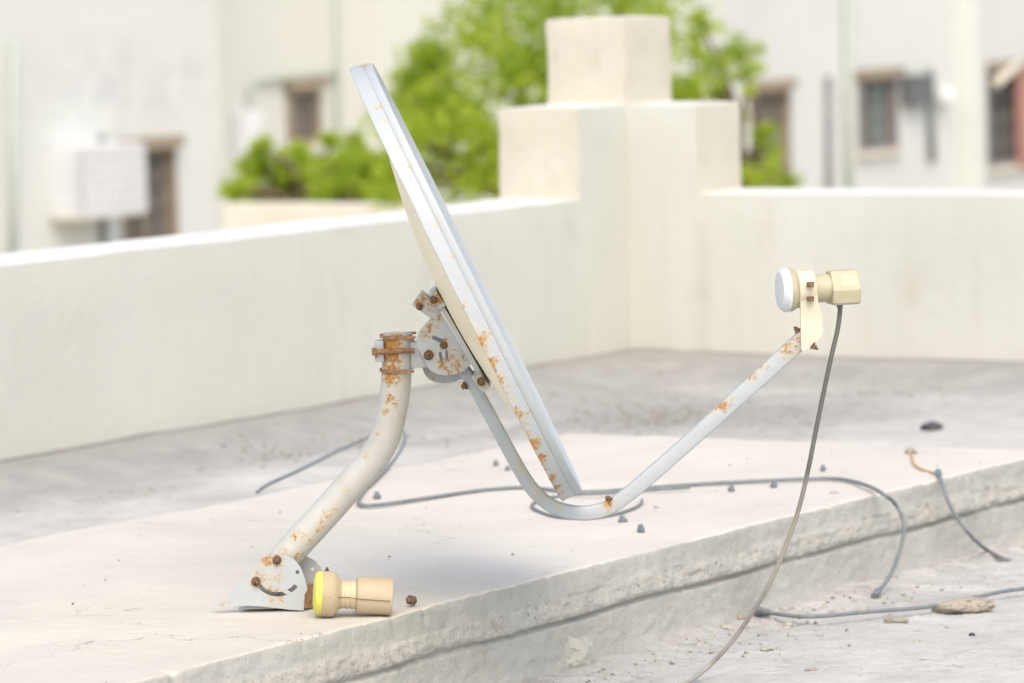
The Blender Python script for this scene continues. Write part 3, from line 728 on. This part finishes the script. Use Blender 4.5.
mesh('mounting_stud', *bolt_vf(cen + AX2*.002 + UP*.0325, Vector((.25, 0, 1)), .0032, washer=False, shank=.003), M['dark'], fall, sharp=35)
sp_ = spline([cen + AX2*.006 + Vector((0, -.0340, -.001)), cen + AX2*.03 + Vector((0, -.0218, -.001)), cen + AX2*.05 + Vector((0, -.0278, -.002)), cen + AX2*.094 + Vector((0, -.0288, -.003))], 8)
mesh('seam_wire', *tube_vf(sp_, .0006, 6), M['lead'], fall)

def ground_thing(name, vf, m, label, cat, org, group=None, sharp=35):
    o = mesh(name, *vf, m, None, org=org, sharp=sharp); return tag(o, label, cat, group)
# rusty nut
np_ = G(410, 606, ZT); npz = np_ + UP*.008
ground_thing('rusty_nut', bolt_vf(npz + Vector((.004, .006, -.001)), Vector((-.3, -1, .25)), .0078, h=.013, washer=False, shank=.004), M['lead'], 'rusty hexagonal nut lying near the slab edge beside the broken feed horn', 'nut', np_)

# cut-off anchor studs in the slab
studs = [(377, 499, 'cut grey anchor stud inside the cable bend just right of the mast'),
         (496, 466, 'cut anchor stud left of the feed arm, farther of the close pair'),
         (508, 471.5, 'cut grey anchor stud left of the feed arm, the nearer of two close together'),
         (623, 523, 'cut grey anchor stud just below the bend of the feed arm'),
         (641, 532, 'cut grey anchor stud nearest the slab edge, right of the feed arm bend'),
         (731, 491, 'cut grey anchor stud touching the near side of the slab cable'),
         (774, 487, 'cut grey anchor stud beside the slab cable, next to the hanging cable'),
         (823, 470, 'cut grey anchor stud standing alone beyond the slab cable at right')]
proto = None
for i, (x, y, lb) in enumerate(studs):
    b_ = G(x, y, ZT)
    if proto is None:
        proto = empty('anchor_stud', b_, lb, 'anchor bolt', 'cut anchor studs standing in the slab')
        z0 = b_ - UP*.004
        mesh('shank', *lathe_vf(z0, UP, [(0, .0042), (.012, .0042), (.0165, .0042), (.0172, .0036)], 14), M['steel'], proto, sharp=40)
        mesh('nut', *lathe_vf(z0 + UP*.004, UP, [(0, .0066), (.0012, .0072), (.0065, .0072), (.0076, .0064)], 6), M['steel'], proto, sharp=30)
        continue
    r_ = proto.copy(); C.objects.link(r_); r_['label'] = lb
    r_.location = b_; r_.rotation_euler = (random.uniform(-.12, .12), random.uniform(-.12, .12), random.uniform(0, 3)); k_ = random.uniform(.82, 1.15); r_.scale = (k_, k_, k_*random.uniform(.8, 1.15))
    for ch in list(proto.children):
        c_ = ch.copy(); C.objects.link(c_); c_.parent = r_

# ------------------------------------------------------------------ cables
def SF(x, y, t):
    d = ray(x, y); return CAM + d*((O0 + V*t - CAM).dot(V)/d.dot(V))
def cable(pts, r, m, label, n=10, cat='cable', group=None, jig=.0, ends=None):
    p = spline(pts, n)
    o = mesh('coaxial_cable', *tube_vf(p, r, 12), m, None, org=pts[0]); return tag(o, label, cat, group)
RC = .0034
so = along(.079) - HT*.031
hang = [(837.5, 330, 0), (831, 358, .0), (823.5, 393, .01), (816, 430, .02), (808.5, 468, .03), (799, 508, .05), (787, 543, .07), (771, 581, .09), (752, 613, .12), (729, 645, .15)]
pts = [so + UP*.004, so - UP*.004] + [P(x, y, so.y + d) for x, y, d in hang] + [G(703, 671, RC+.01), G(681, 687, RC+.006), G(650, 703, RC+.006), G(600, 722, RC+.006)]
hc = cable(pts, .0035, M['cable_worn_lit'], 'worn grey cable, painted lit lower down, hanging from the raised feed horn down to the floor')
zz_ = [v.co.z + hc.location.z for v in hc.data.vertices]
hc.data.attributes.new('rust', 'FLOAT', 'POINT').data.foreach_set('value', [min(1, max(0, (so.z - .16 - z)/.16))*.75 for z in zz_])  # paler towards the lower length, as if lit; only shares the attribute name
zc = ZT + RC + .001
def on(z, *pp): return [G(x, y, z) for x, y in pp]
p0_ = G(257, 491, .150)
main = [p0_ - UP*.002, p0_.lerp(G(300, 470, .13), .3) + UP*.002, G(300, 470, .130), G(340, 450, .11), G(372, 436, .12), G(393, 429.5, .138), G(404, 433, ZT+.012), G(404, 443, zc+.006), G(395, 459, zc)] + \
    on(zc, (380, 475), (364, 491), (358.5, 500), (364, 505.5), (390, 503.5), (430, 497.5), (480, 490.5), (520, 487.5), (545, 489), (570, 491.5), (600, 491.5), (640, 488.5), (700, 484), (760, 481), (820, 478.5), (846, 480)) + \
    [G(868, 486, zc+.004), G(884, 494.5, zc+.001), SF(896, 505, .012), SF(904, 524, .035), SF(901, 547, .055), SF(891, 574, .075)]
e_ = G(876, 597, RC+.002)
main.append(e_ + Vector((0, 0, .004)))
cb = cable(main, RC, M['cable'], 'long grey cable snaking across the slab and drooping over its front edge', n=8)
d_ = (main[-1]-main[-2]).normalized()
mesh('plug', *lathe_vf(e_ + Vector((0, 0, .005)) - d_*.016, d_, [(0, .0046), (.002, .0058), (.016, .0058), (.0165, .0064), (.026, .0064)], 14), M['steel'], cb, sharp=40)
cable(on(zc, (642, 500), (641, 503.5), (634, 508), (618, 513.5), (595, 517.5), (568, 518), (548, 514.5), (534, 508.5), (533, 503.5), (545, 498.5), (565, 495.5)) + on(zc+.004, (590, 494)) + on(zc+.002, (620, 492.5), (660, 489.5), (690, 487.5)), .0026, M['cable'], 'short loose loop of thin grey cable under the bend of the feed arm', n=8)
zf = RC + .010
fc = on(zf, (768, 612.5), (785, 615), (806, 616.5), (830, 615.5), (855, 613), (885, 610.5), (912, 608.5), (935, 606)) + on(zf+.000, (952, 603), (968, 599), (984, 595.5), (1000, 592), (1024, 588.5), (1060, 585), (1110, 583))
cb = cable(fc, RC, M['cable'], 'grey cable lying on the near floor and passing under a flat broken stone', n=8)
d_ = (fc[0]-fc[1]).normalized()
mesh('plug', *lathe_vf(fc[0] + d_*-.003, d_, [(0, .0050), (.003, .0062), (.02, .0066), (.021, .0078), (.032, .0078), (.033, .006)], 14), M['steel'], cb, sharp=40)
dc = [G(938.5, 473.5, zc+.003), SF(942, 483, .008), SF(948, 501, .03), SF(958, 519, .045), SF(972, 537, .06), G(987, 550, .012), G(1001, 557.5, .008), G(1012, 561, .003)]
cb = cable(dc, RC, M['cable'], 'short grey cable hanging over the slab edge at far right', n=8)
d_ = (dc[0]-dc[1]).normalized()
mesh('plug', *lathe_vf(dc[0] - d_*.012, d_, [(0, .0048), (.002, .0056), (.014, .0056), (.0145, .0066), (.022, .0066), (.0225, .005)], 14), M['teal'], cb, sharp=40)
wr = on(ZT+.003, (909, 451), (912, 457), (913.5, 463), (919, 468), (929, 471.5), (937, 474))
w_ = mesh('tan_wire', *tube_vf(spline(wr, 8), .0021, 8), M['orange_wire'], None, org=wr[0]); tag(w_, 'bare tan wire curling on the slab beside the hanging cable end', 'wire')

# ------------------------------------------------------------------ stones
def stone_vf(c, size, seed, rot=0.0, sub=3, boxy=0.0, disp=.28):
    bm = bmesh.new(); bmesh.ops.create_icosphere(bm, subdivisions=sub, radius=1)
    R = Matrix.Rotation(rot, 3, 'Z'); q0 = Vector((seed*3.7, seed*1.3, seed))
    rnd = random.Random(seed)
    cuts = [(Vector((rnd.gauss(0, 1), rnd.gauss(0, 1), rnd.gauss(0, .8))).normalized(), rnd.uniform(.5, .8)) for _ in range(9)]
    for v in bm.verts:
        p = v.co.copy(); p = p.lerp(p/max(abs(p.x), abs(p.y), abs(p.z))*.78, boxy)
        for n_, k in cuts:
            d = p.dot(n_)
            if d > k: p -= n_*(d-k)*.92
        p += mn.noise_vector(p*2.2+q0)*disp*.4 + mn.noise_vector(p*5+q0)*disp*.3 + mn.noise_vector(p*13+q0)*disp*.12
        if p.z < -.55: p.z = -.55
        v.co = R @ Vector((p.x*size[0], p.y*size[1], p.z*size[2]))*1.5
    zmin = min(v.co.z for v in bm.verts)
    bm.verts.index_update(); vs = [c + v.co - UP*(zmin+.0012) for v in bm.verts]; fs = [tuple(v.index for v in f.verts) for f in bm.faces]; bm.free()
    return vs, fs
def fz(p):
    d = p - O0; return floor_z(d.dot(U), d.dot(V))
def stone(name, x, y, size, seed, m, label, cat='stone', rot=0.0, z=None, group=None, sub=3, raise_=0.0, boxy=0.0):
    p = G(x, y, 0.006 if z is None else z)
    if z is None: p.z = fz(p)
    o = mesh(name, *stone_vf(p + UP*raise_, size, seed, rot, sub, boxy), m, None, org=p, sharp=32); return tag(o, label, cat, group)
stone('broken_stone', 963, 609.5, (.038, .020, .0115), 4, M['stone'], 'flat tan broken piece of concrete lying over the floor cable at right', rot=-.1, sub=4, raise_=.002, boxy=.45)
stone('broken_stone', 572, 665, (.025, .022, .023), 11, M['slab_side'], 'grey broken block of concrete leaning against the foot of the slab', rot=.9, sub=4, boxy=.9)
small = [(728, 629, (.012, .010, .007), 'stone_grey', 'pale round pebble between slab foot and hanging cable'),
         (766, 648, (.013, .010, .006), 'stone_grey', 'pale flat pebble just right of the hanging cable'),
         (788, 622, (.012, .009, .007), 'stone_grey', 'grey pebble just in front of the floor cable plug'),
         (790, 633, (.010, .007, .004), 'stone_grey', 'thin grey stone chip in front of the floor cable'),
         (897, 619, (.026, .008, .006), 'stone', 'long narrow stone chip lying along the floor cable'),
         (743, 619, (.009, .007, .006), 'stone', 'small brown stone behind the hanging cable at slab foot'),
         (884, 600, (.007, .005, .004), 'stone', 'tiny brown stone beside the drooping cable plug'),
         (917, 638, (.007, .006, .004), 'stone_grey', 'small grey pebble in front of the long stone chip'),
         (972, 631, (.0055, .005, .004), 'dark', 'tiny dark pebble in front of the flat broken stone'),
         (812, 668, (.012, .006, .003), 'stone', 'thin brown stone flake lying near the bottom of the picture'),
         (942, 624, (.011, .006, .004), 'stone_grey', 'pale stone flake in front of the left end of the flat stone'),
         (930, 560, (.020, .012, .006), 'stone_grey', 'pale stone chip on the floor beside the short hanging cable'),
         (656, 509, (.0055, .005, .004), 'stone', 'tiny brown pebble on the slab near the feed arm bend'),
         (834, 493, (.009, .006, .003), 'stone_grey', 'flat pale chip on the slab in front of the cable'),
         (911, 454, (.012, .010, .008), 'stone', 'small tan lump on the slab at the end of the bare wire')]
for i, (x, y, sz, mk, lb) in enumerate(small):
    z_ = ZT if y < 515 and not (x > 700 and y > 495) else None
    sz = tuple(q*.72 for q in sz)
    stone('pebble', x, y, sz, 20+i, M[mk], lb, 'pebble', rot=i*.7, z=z_, group='pebbles lying about the dish', sub=3)
stone('rag_scrap', 930, 427, (.022, .014, .010), 61, M['dark'], 'dark crumpled scrap lying on the far floor at right', 'rag', sub=4)
# tiny grit near the slab foot and leaf litter on the far floor: beyond counting
def grit(name, spots, m, flat, seed, label):
    rnd = random.Random(seed); parts = []
    for (p, r) in spots:
        k = rnd.choice((4, 5)); a0 = rnd.uniform(0, 6); vs = []
        hh = r*flat
        for j in range(k):
            w = a0 + 2*pi*j/k; rr = r*rnd.uniform(.6, 1.2); vs.append(p + Vector((cos(w)*rr, sin(w)*rr*.8, -.001)))
        for j in range(k):
            w = a0 + 2*pi*j/k + .2; rr = r*rnd.uniform(.3, .7); vs.append(p + Vector((cos(w)*rr, sin(w)*rr*.8, hh*rnd.uniform(.6, 1.2))))
        fs = [(j, (j+1) % k, k+(j+1) % k, k+j) for j in range(k)] + [tuple(k+j for j in range(k))]
        parts.append((vs, fs))
    o = mesh(name, *join(*parts), m, None, smooth=False); tag(o, label, None, None, 'stuff'); return o
rnd = random.Random(3); sp = []
for _ in range(1500):
    s = rnd.uniform(.7, 3.1); t = .03 + rnd.expovariate(1/.13)
    if t > .7: continue
    if mn.noise(Vector((s*3, t*5, 2))) < -.05: continue
    sp.append((ST(s, t, floor_z(s, t)), rnd.choice((.0012, .0016, .002, .0025, .0035, .005 if t < .3 else .002))))
grit('floor_grit', sp[::2], M['stone_grey'], .8, 5, 'pale grit and crumbs strewn along the foot of the slab')
grit('dark_grit', sp[1::3], M['litter'], .6, 6, 'dark crumbs of dirt strewn along the foot of the slab')
sp = []
for (x, y, w, h, n_) in ((268, 454, 28, 4, 130), (205, 466, 12, 2, 20), (120, 492, 50, 6, 25), (350, 441, 25, 4, 60), (440, 436, 30, 5, 60), (655, 413, 30, 6, 150), (620, 422, 60, 6, 80), (580, 415, 40, 8, 60), (700, 405, 40, 12, 80), (760, 415, 60, 14, 60), (600, 395, 60, 12, 50), (850, 388, 60, 4, 60), (930, 393, 50, 3, 30), (90, 512, 70, 10, 15), (800, 380, 90, 8, 40)):
    for _ in range(int(n_*.8)):
        p = G(x + rnd.gauss(0, w*.75), y + rnd.gauss(0, h*.8), .01); p.z = fz(p)
        sp.append((p, rnd.choice((.002, .003, .003, .004, .006, .009))))
rn2 = random.Random(12); sc2 = []
for _ in range(70):
    s_ = rn2.uniform(-.3, 2.8); t_ = rn2.uniform(-1.0, -.03); sc2.append((ST(s_, t_, ZT+.0005), rn2.choice((.001, .0014, .002, .003))))
grit('slab_crumbs', sc2, M['litter'], .5, 9, 'dark specks and crumbs scattered over the top of the slab')
grit('leaf_litter', sp, M['litter'], .35, 8, 'dry leaf litter and dirt blown onto the far roof floor')

# ------------------------------------------------------------------ buildings beyond
class Facade:
    """vertical plane along U through the point seen at (px) at depth Y"""
    def __init__(s, px, Y): s.o = P(px, 120, Y); s.o.z = 0
    def at(s, px, py, out=0.0):
        d = ray(px, py); k = ((s.o+V*out-CAM).dot(V))/d.dot(V); p = CAM + d*k; return (p - s.o).dot(U), p.z
    def w(s, a, z, out=0.0): return s.o + U*a + V*out + UP*z
def rect(a0, z0, a1, z1): return [(a0, z0), (a1, z0), (a1, z1), (a0, z1)]
def fbox(f, a0, a1, z0, z1, o0, o1, bev=0.0): return box_vf(f.w((a0+a1)/2, (z0+z1)/2, (o0+o1)/2), U*abs(a1-a0)/2, V*abs(o1-o0)/2, UP*abs(z1-z0)/2, bev)
def building(f, a0, a1, z1, openings, m, label, depth=6.0):
    r = empty('house', f.w((a0+a1)/2, -6.5), label, 'house')
    def to3(x, y, d): return f.w(x, y, -.11+d)
    mesh('wall', *plate_vf(rect(a0, -6.5, a1, z1), [rect(*o)[::-1] for o in openings], .22, to3, .005), m, r, smooth=False)
    mesh('rear_walls', *fbox(f, a0, a1, -6.5, z1, -depth, -.8), m, r, smooth=False)
    for aa, bb in ((a0, a0+.2), (a1-.2, a1)): mesh('side_wall', *fbox(f, aa, bb, -6.5, z1, -.8, -.223), m, r, smooth=False)
    mesh('roof', *fbox(f, a0-.1, a1+.1, z1+.002, z1+.2, -depth-.1, .06), m, r, smooth=False)
    return r
def window(f, r, o, frame_m, pane_m, bars=3, head=.0, lintel=True, proud=.05):
    a0, z0, a1, z1 = o; w = .05
    fr = mesh('window', *join(fbox(f, a0, a0+w, z0, z1, -.2, proud), fbox(f, a1-w, a1, z0, z1, -.2, proud), fbox(f, a0+w, a1-w, z0, z0+w, -.2, proud), fbox(f, a0+w, a1-w, z1-w, z1, -.2, proud), fbox(f, (a0+a1)/2-.02, (a0+a1)/2+.02, z0+w, z1-w, -.12, -.04)), frame_m, r, smooth=False)
    mesh('pane', *fbox(f, a0+w, a1-w, z0+w, z1-w, -.16, -.14), pane_m, fr, smooth=False)
    parts = []
    for k in range(bars): x = a0+w + (a1-a0-2*w)*(k+1)/(bars+1); parts.append(fbox(f, x-.009, x+.009, z0+w, z1-w, .005, .023))
    for k in (1, 2, 3): y = z0+(z1-z0)*k/4; parts.append(fbox(f, a0+w, a1-w, y-.008, y+.008, -.013, .003))
    mesh('grille', *join(*parts), M['grille'], fr, smooth=False)
    if lintel: mesh('lintel', *fbox(f, a0-.05, a1+.05, z1+.003, z1+.10, -.02, .12), M['wood'], fr, smooth=False)
    mesh('sill', *fbox(f, a0-.06, a1+.06, z0-.06, z0-.003, -.02, .08), m_sill, fr, smooth=False)
    return fr
m_sill = M['tan_trim']
def op(f, x0, y0, x1, y1):
    a0, z0 = f.at(x0, y1); a1, z1 = f.at(x1, y0); return (a0, z0, a1, z1)
def pipe(name, f, pts, r, m, parent, out=.06, label=None):
    p = [f.w(*f.at(x, y), out) for x, y in pts]
    o = mesh(name, *tube_vf(p, r, 10), m, parent)
    return o
# left house
f1 = Facade(222, 42)
e1 = f1.at(223, 100)[0]
w1 = op(f1, 124, 146, 172, 262)
sc_ = f1.w(*f1.at(125, 82))
M['facade_stained'] = concrete('stained_facade', (.635, .67, .645), (.68, .715, .69), (.60, .62, .62), .5, (.57, .76), bmp=.004, bsc=12, dsc=.75, stain=(tuple(sc_), (1.25, 1.9, .50), (.50, .52, .53)))
h1 = building(f1, -14, e1, 4.5, [w1], M['facade_stained'], 'whitewashed house at far left with stained wall and white cage')
window(f1, h1, w1, M['wood'], M['glass'])
pipe('wall_pipe', f1, [(9, 40), (9, 300)], .035, M['pipe_green'], h1, .05)
mesh('corner_trim', *fbox(f1, e1-.16, e1-.04, -6.4, 4.45, .003, .02), M['facade_warm'], h1, smooth=False)
# smears of old grey paint on the wall, slightly proud patches of plaster
cg = empty('air_conditioner_cage', f1.w(*f1.at(110, 213), .2), 'white lattice cage round an air conditioner on the far left house', 'cage')
DEPC = .40
a0 = f1.at(84, 150, DEPC)[0]; a1 = f1.at(143, 150, DEPC)[0]
zt = f1.at(112, 150, DEPC)[1]; zb = f1.at(112, 212, DEPC)[1]
def lattice(pt, n1, n2, th):
    parts = []
    for i in range(n1+1): parts.append(pt(i/n1, 0, i/n1, 1, th))
    for j in range(n2+1): parts.append(pt(0, j/n2, 1, j/n2, th))
    return join(*parts)
def fr_(x0, y0, x1, y1, th):
    p0 = f1.w(a0+(a1-a0)*x0, zb+(zt-zb)*y0, DEPC); p1 = f1.w(a0+(a1-a0)*x1, zb+(zt-zb)*y1, DEPC)
    d = p1-p0; n_ = U if abs(d.z) > .01 else UP
    return box_vf((p0+p1)/2, d/2+d.normalized()*th, n_*th, V*.012)
def sd_(x0, y0, x1, y1, th):
    p0 = f1.w(a0+.012, zb+(zt-zb)*y0, .03+(DEPC-.05)*x0); p1 = f1.w(a0+.012, zb+(zt-zb)*y1, .03+(DEPC-.05)*x1)
    d = p1-p0; n_ = V if abs(d.z) > .01 else UP
    return box_vf((p0+p1)/2, d/2, n_*th, U*.012)
mesh('front_panel', *lattice(fr_, 10, 6, .024), M['cage'], cg, smooth=False)
mesh('side_panel', *lattice(sd_, 5, 6, .022), M['cage'], cg, smooth=False)
mesh('top_panel', *fbox(f1, a0, a1, zt+.027, zt+.045, .02, DEPC), M['cage'], cg, smooth=False)
mesh('tray', *fbox(f1, a0, a1, zb-.05, zb-.027, .02, DEPC), M['tan_trim'], cg, smooth=False)
mesh('air_conditioner', *fbox(f1, a0+.06, a1-.05, zb+.01, zt-.03, .05, DEPC-.03, .01), M['cage_in'], cg, smooth=False)
p0 = f1.w(*f1.at(101, 135), .0); 
mesh('support_post', *tube_vf([f1.w(*f1.at(100, 135), .03), f1.w(*f1.at(102, 290), .03)], .03, 8), M['pipe_grey'], cg)
# middle house
f2 = Facade(335, 46)
w2 = op(f2, 287, 88, 317, 146)
h2 = building(f2, f2.at(205, 100)[0], f2.at(560, 100)[0], 5.0, [w2], M['facade_warm'], 'cream house behind the tree with one small barred window')
window(f2, h2, w2, M['wood'], M['glass'])
pipe('wall_pipe', f2, [(246, 165), (246, 92), (248, 84), (254, 80), (275, 78), (334, 74.5)], .028, M['pipe_green'], h2, .05)
pipe('wall_pipe', f2, [(335, -60), (335, 260)], .030, M['pipe_green'], h2, .05)
a, z = f2.at(232, 165); b_, z2 = f2.at(251, 110)
mesh('meter_box', *fbox(f2, a, b_, z, z2, .003, .14, .01), M['cage'], h2, smooth=False)
# right house
f3 = Facade(875, 50)
w3 = op(f3, 858, 76, 894, 152); w4 = op(f3, 752, 88, 786, 190); w5 = op(f3, 984, 66, 1046, 168)
h3 = building(f3, f3.at(622, 100)[0], f3.at(1120, 100)[0], 5.5, [w3, w4, w5], M['facade'], 'whitewashed house at right with barred teal window and wall pipes')
window(f3, h3, w3, M['grille'], M['teal_glass'], 2)
window(f3, h3, w4, M['wood'], M['glass'])
window(f3, h3, w5, M['grille'], M['glass'], 1)
a, z = f3.at(1012, 168); b_, z2 = f3.at(1040, 62)
mesh('shutter', *fbox(f3, a, b_, z, z2, .06, .10), M['red_shutter'], h3, smooth=False)
pa, pz = f3.at(985, 84); pb, pz2 = f3.at(1012, 62)
mesh('awning_bar', *tube_vf([f3.w(pa, pz, .12), f3.w(pb, pz2, .12)], .06, 8), M['tan_trim'], h3)
pipe('wall_pipe', f3, [(843, -40), (845, 260)], .04, M['pipe_green'], h3, .06)
pipe('wall_pipe', f3, [(825, 76), (826, 260)], .038, M['pipe_grey'], h3, .05)
pipe('wall_pipe', f3, [(926, 68), (928, 162)], .042, M['pipe_grey'], h3, .06)
a, z = f3.at(900, 106); b_, z2 = f3.at(921, 74)
mesh('meter_box', *fbox(f3, a, b_, z, z2, .003, .16, .01), M['cage_in'], h3, smooth=False)
vs, fs = lathe_vf(f3.w(*f3.at(938, 97), .06), V, [(0, .10), (.05, .13), (.10, .12), (.13, .06)], 20)
mesh('wall_lamp', vs, fs, M['cage'], h3, sharp=40)
a, z = f3.at(958, 100); b_, _ = f3.at(966, 100)
mesh('wall_pier', *fbox(f3, a, b_, -6.4, 5.45, .003, .25), M['facade'], h3, smooth=False)
# low garden wall below the bushes
q0 = P(222, 204, 31); q1 = q0 + V*6   # runs parallel to the right parapet
bw = mesh('boundary_wall', *box_vf((q0+q1)/2 + U*.13 - UP*((q0.z+6.5)/2), V*3, U*.13, UP*((q0.z+6.5)/2), .02), M['tan_trim'], None, org=Vector((q0.x, q0.y, -6.5)), smooth=False)
tag(bw, 'low tan garden wall below the bushes, just showing above the left parapet', 'wall')

# ------------------------------------------------------------------ trees
def tree(name, label, Y, clumps, base_px, leaf, dens, seed, cat, depth=1.0):
    rnd = random.Random(seed)
    bp = P(base_px, 200, Y); bp.z = -6.5
    root = empty(name, bp, label, cat)
    k = Y/F
    cs = [(P(x, y, Y + rnd.uniform(-.5, .5)*depth), r*k) for x, y, r in clumps]
    top = max(c.z for c, r in cs); mid = Vector((bp.x, Y, min(c.z for c, r in cs) - .2))
    th = .11 if top > -1.2 else .07
    tr = [tube_vf(spline([bp, bp + (mid-bp)*.5 + Vector((.12, .05, 0)), mid], 6), lambda i: th*(1.2-.4*i/12), 10)]
    for c, r in cs:
        m1 = mid + (c-mid)*.5 + Vector((rnd.uniform(-.1, .1), rnd.uniform(-.1, .1), .1))
        tr.append(tube_vf(spline([mid, m1, c], 4), lambda i: th*.45*(1.05-i/9), 6))
    mesh('trunk', *join(*tr), M['bark'], root)
    vs, fs, tone = [], [], []
    for c, r in cs:
        ct = rnd.uniform(-.18, .18)
        # several sprays per clump so the outline stays ragged
        sprays = []
        for _ in range(max(5, int(dens*r*46))):
            d = Vector((rnd.gauss(0, 1), rnd.gauss(0, 1), rnd.gauss(0, 1))).normalized()*r*rnd.uniform(.15, 1.12)**.8
            sprays.append((c + d, r*rnd.uniform(.22, .42), rnd.uniform(-.16, .16)))
        for sc, sr, st in sprays:
            for _ in range(int(44*dens)):
                p = sc + Vector((rnd.gauss(0, 1), rnd.gauss(0, 1), rnd.gauss(0, .9)))*sr*.72
                a = Vector((rnd.gauss(0, 1), rnd.gauss(0, 1), rnd.gauss(0, .6))).normalized(); b = a.orthogonal().normalized()
                b = Matrix.Rotation(rnd.uniform(0, 6.28), 3, a) @ b
                L = leaf*rnd.uniform(.6, 1.25); i0 = len(vs)
                vs += [p, p + a*L*.5 + b*L*.22, p + a*L, p + a*L*.5 - b*L*.22]; fs.append((i0, i0+1, i0+2, i0+3))
                tone += [min(1, max(0, .45 + ct + st + rnd.gauss(0, .14)))]*4
    o = mesh('crown', vs, fs, M['leaf'], root, smooth=False)
    at_ = o.data.attributes.new('tone', 'FLOAT', 'POINT'); at_.data.foreach_set('value', tone)
    return root
tree('leafy_tree', 'tall bright green tree rising behind the corner pillar', 28,
     [(560, -45, 80), (500, -10, 55), (640, -35, 60), (545, 25, 62), (480, 35, 45), (612, 20, 65), (665, 30, 36), (440, 78, 48), (500, 85, 58), (560, 90, 60), (610, 95, 55), (655, 95, 45), (415, 120, 40), (465, 140, 52), (525, 150, 55), (580, 160, 50), (640, 150, 45), (410, 88, 30), (428, 58, 26), (405, 140, 32), (395, 162, 28), (450, 112, 42), (430, 150, 36), (420, 178, 36), (480, 190, 40), (540, 200, 40), (395, 178, 26), (690, 95, 22)],
     560, .062, 1.15, 1, 'tree')
tree('leafy_tree', 'slim green tree with thin tufts showing right of the corner pillar', 30,
     [(722, 45, 24), (740, 58, 22), (708, 72, 20), (748, 78, 12), (690, 40, 14), (722, 90, 12), (700, 20, 10), (735, 115, 10), (765, 140, 14), (768, 160, 22), (782, 175, 18), (752, 178, 24), (770, 196, 24)],
     745, .058, .9, 2, 'tree')
tree('leafy_bush', 'low bright green bush in front of the small barred window at left', 33,
     [(243, 188, 16), (258, 165, 15), (262, 148, 12), (280, 185, 22), (305, 178, 22), (325, 190, 22), (342, 165, 22), (350, 148, 14), (362, 185, 24), (385, 170, 22), (395, 190, 24), (255, 172, 18), (290, 170, 18), (312, 184, 20), (355, 172, 22), (372, 160, 18), (300, 165, 16), (318, 172, 18), (285, 165, 16), (335, 178, 22), (250, 195, 18), (232, 192, 10), (268, 196, 18), (300, 200, 18), (340, 200, 18), (375, 202, 18), (335, 140, 9)],
     310, .066, 1.15, 3, 'bush')

# ------------------------------------------------------------------ camera, light, view
cd = bpy.data.cameras.new('camera'); cam = bpy.data.objects.new('camera', cd); C.objects.link(cam)
Mx = Matrix((( rt.x, up.x, -fw.x, CAM.x), (rt.y, up.y, -fw.y, CAM.y), (rt.z, up.z, -fw.z, CAM.z), (0, 0, 0, 1)))
cam.matrix_world = Mx
cd.sensor_width = 36; cd.lens = F/1024*36; cd.clip_start = .1; cd.clip_end = 2000
cd.dof.use_dof = True; cd.dof.focus_distance = (Q(500, 400, .0)-CAM).dot(fw) ; cd.dof.aperture_fstop = 6.3; cd.dof.aperture_blades = 0
SC.camera = cam
w = bpy.data.worlds.new('World'); SC.world = w; w.use_nodes = True
nt = w.node_tree; bg = nt.nodes['Background']
sky = nt.nodes.new('ShaderNodeTexSky'); sky.sky_type = 'NISHITA'; sky.sun_disc = False
EL, AZ = radians(52), radians(173)     # azimuth from +Y towards +X: behind the camera
sky.sun_elevation = EL; sky.sun_rotation = AZ
sky.air_density = 1.0; sky.dust_density = 5.0; sky.ozone_density = 0.0
nt.links.new(sky.outputs[0], bg.inputs['Color']); bg.inputs['Strength'].default_value = .15
sd = bpy.data.lights.new('sun', 'SUN'); so_ = bpy.data.objects.new('sun', sd); C.objects.link(so_)
sd.energy = .5; sd.angle = radians(150); sd.color = (1, .985, .93)
dirv = Vector((sin(AZ)*cos(EL), cos(AZ)*cos(EL), sin(EL)))
so_.rotation_euler = dirv.to_track_quat('Z', 'Y').to_euler(); so_.location = dirv*20
vsn = SC.view_settings; vsn.view_transform = 'Standard'; vsn.look = 'None'; vsn.gamma = 1; vsn.use_curve_mapping = False
vsn.exposure = .68
for o in bpy.data.objects:
    if 'org' in o: del o['org']
SC.render.engine = 'CYCLES'
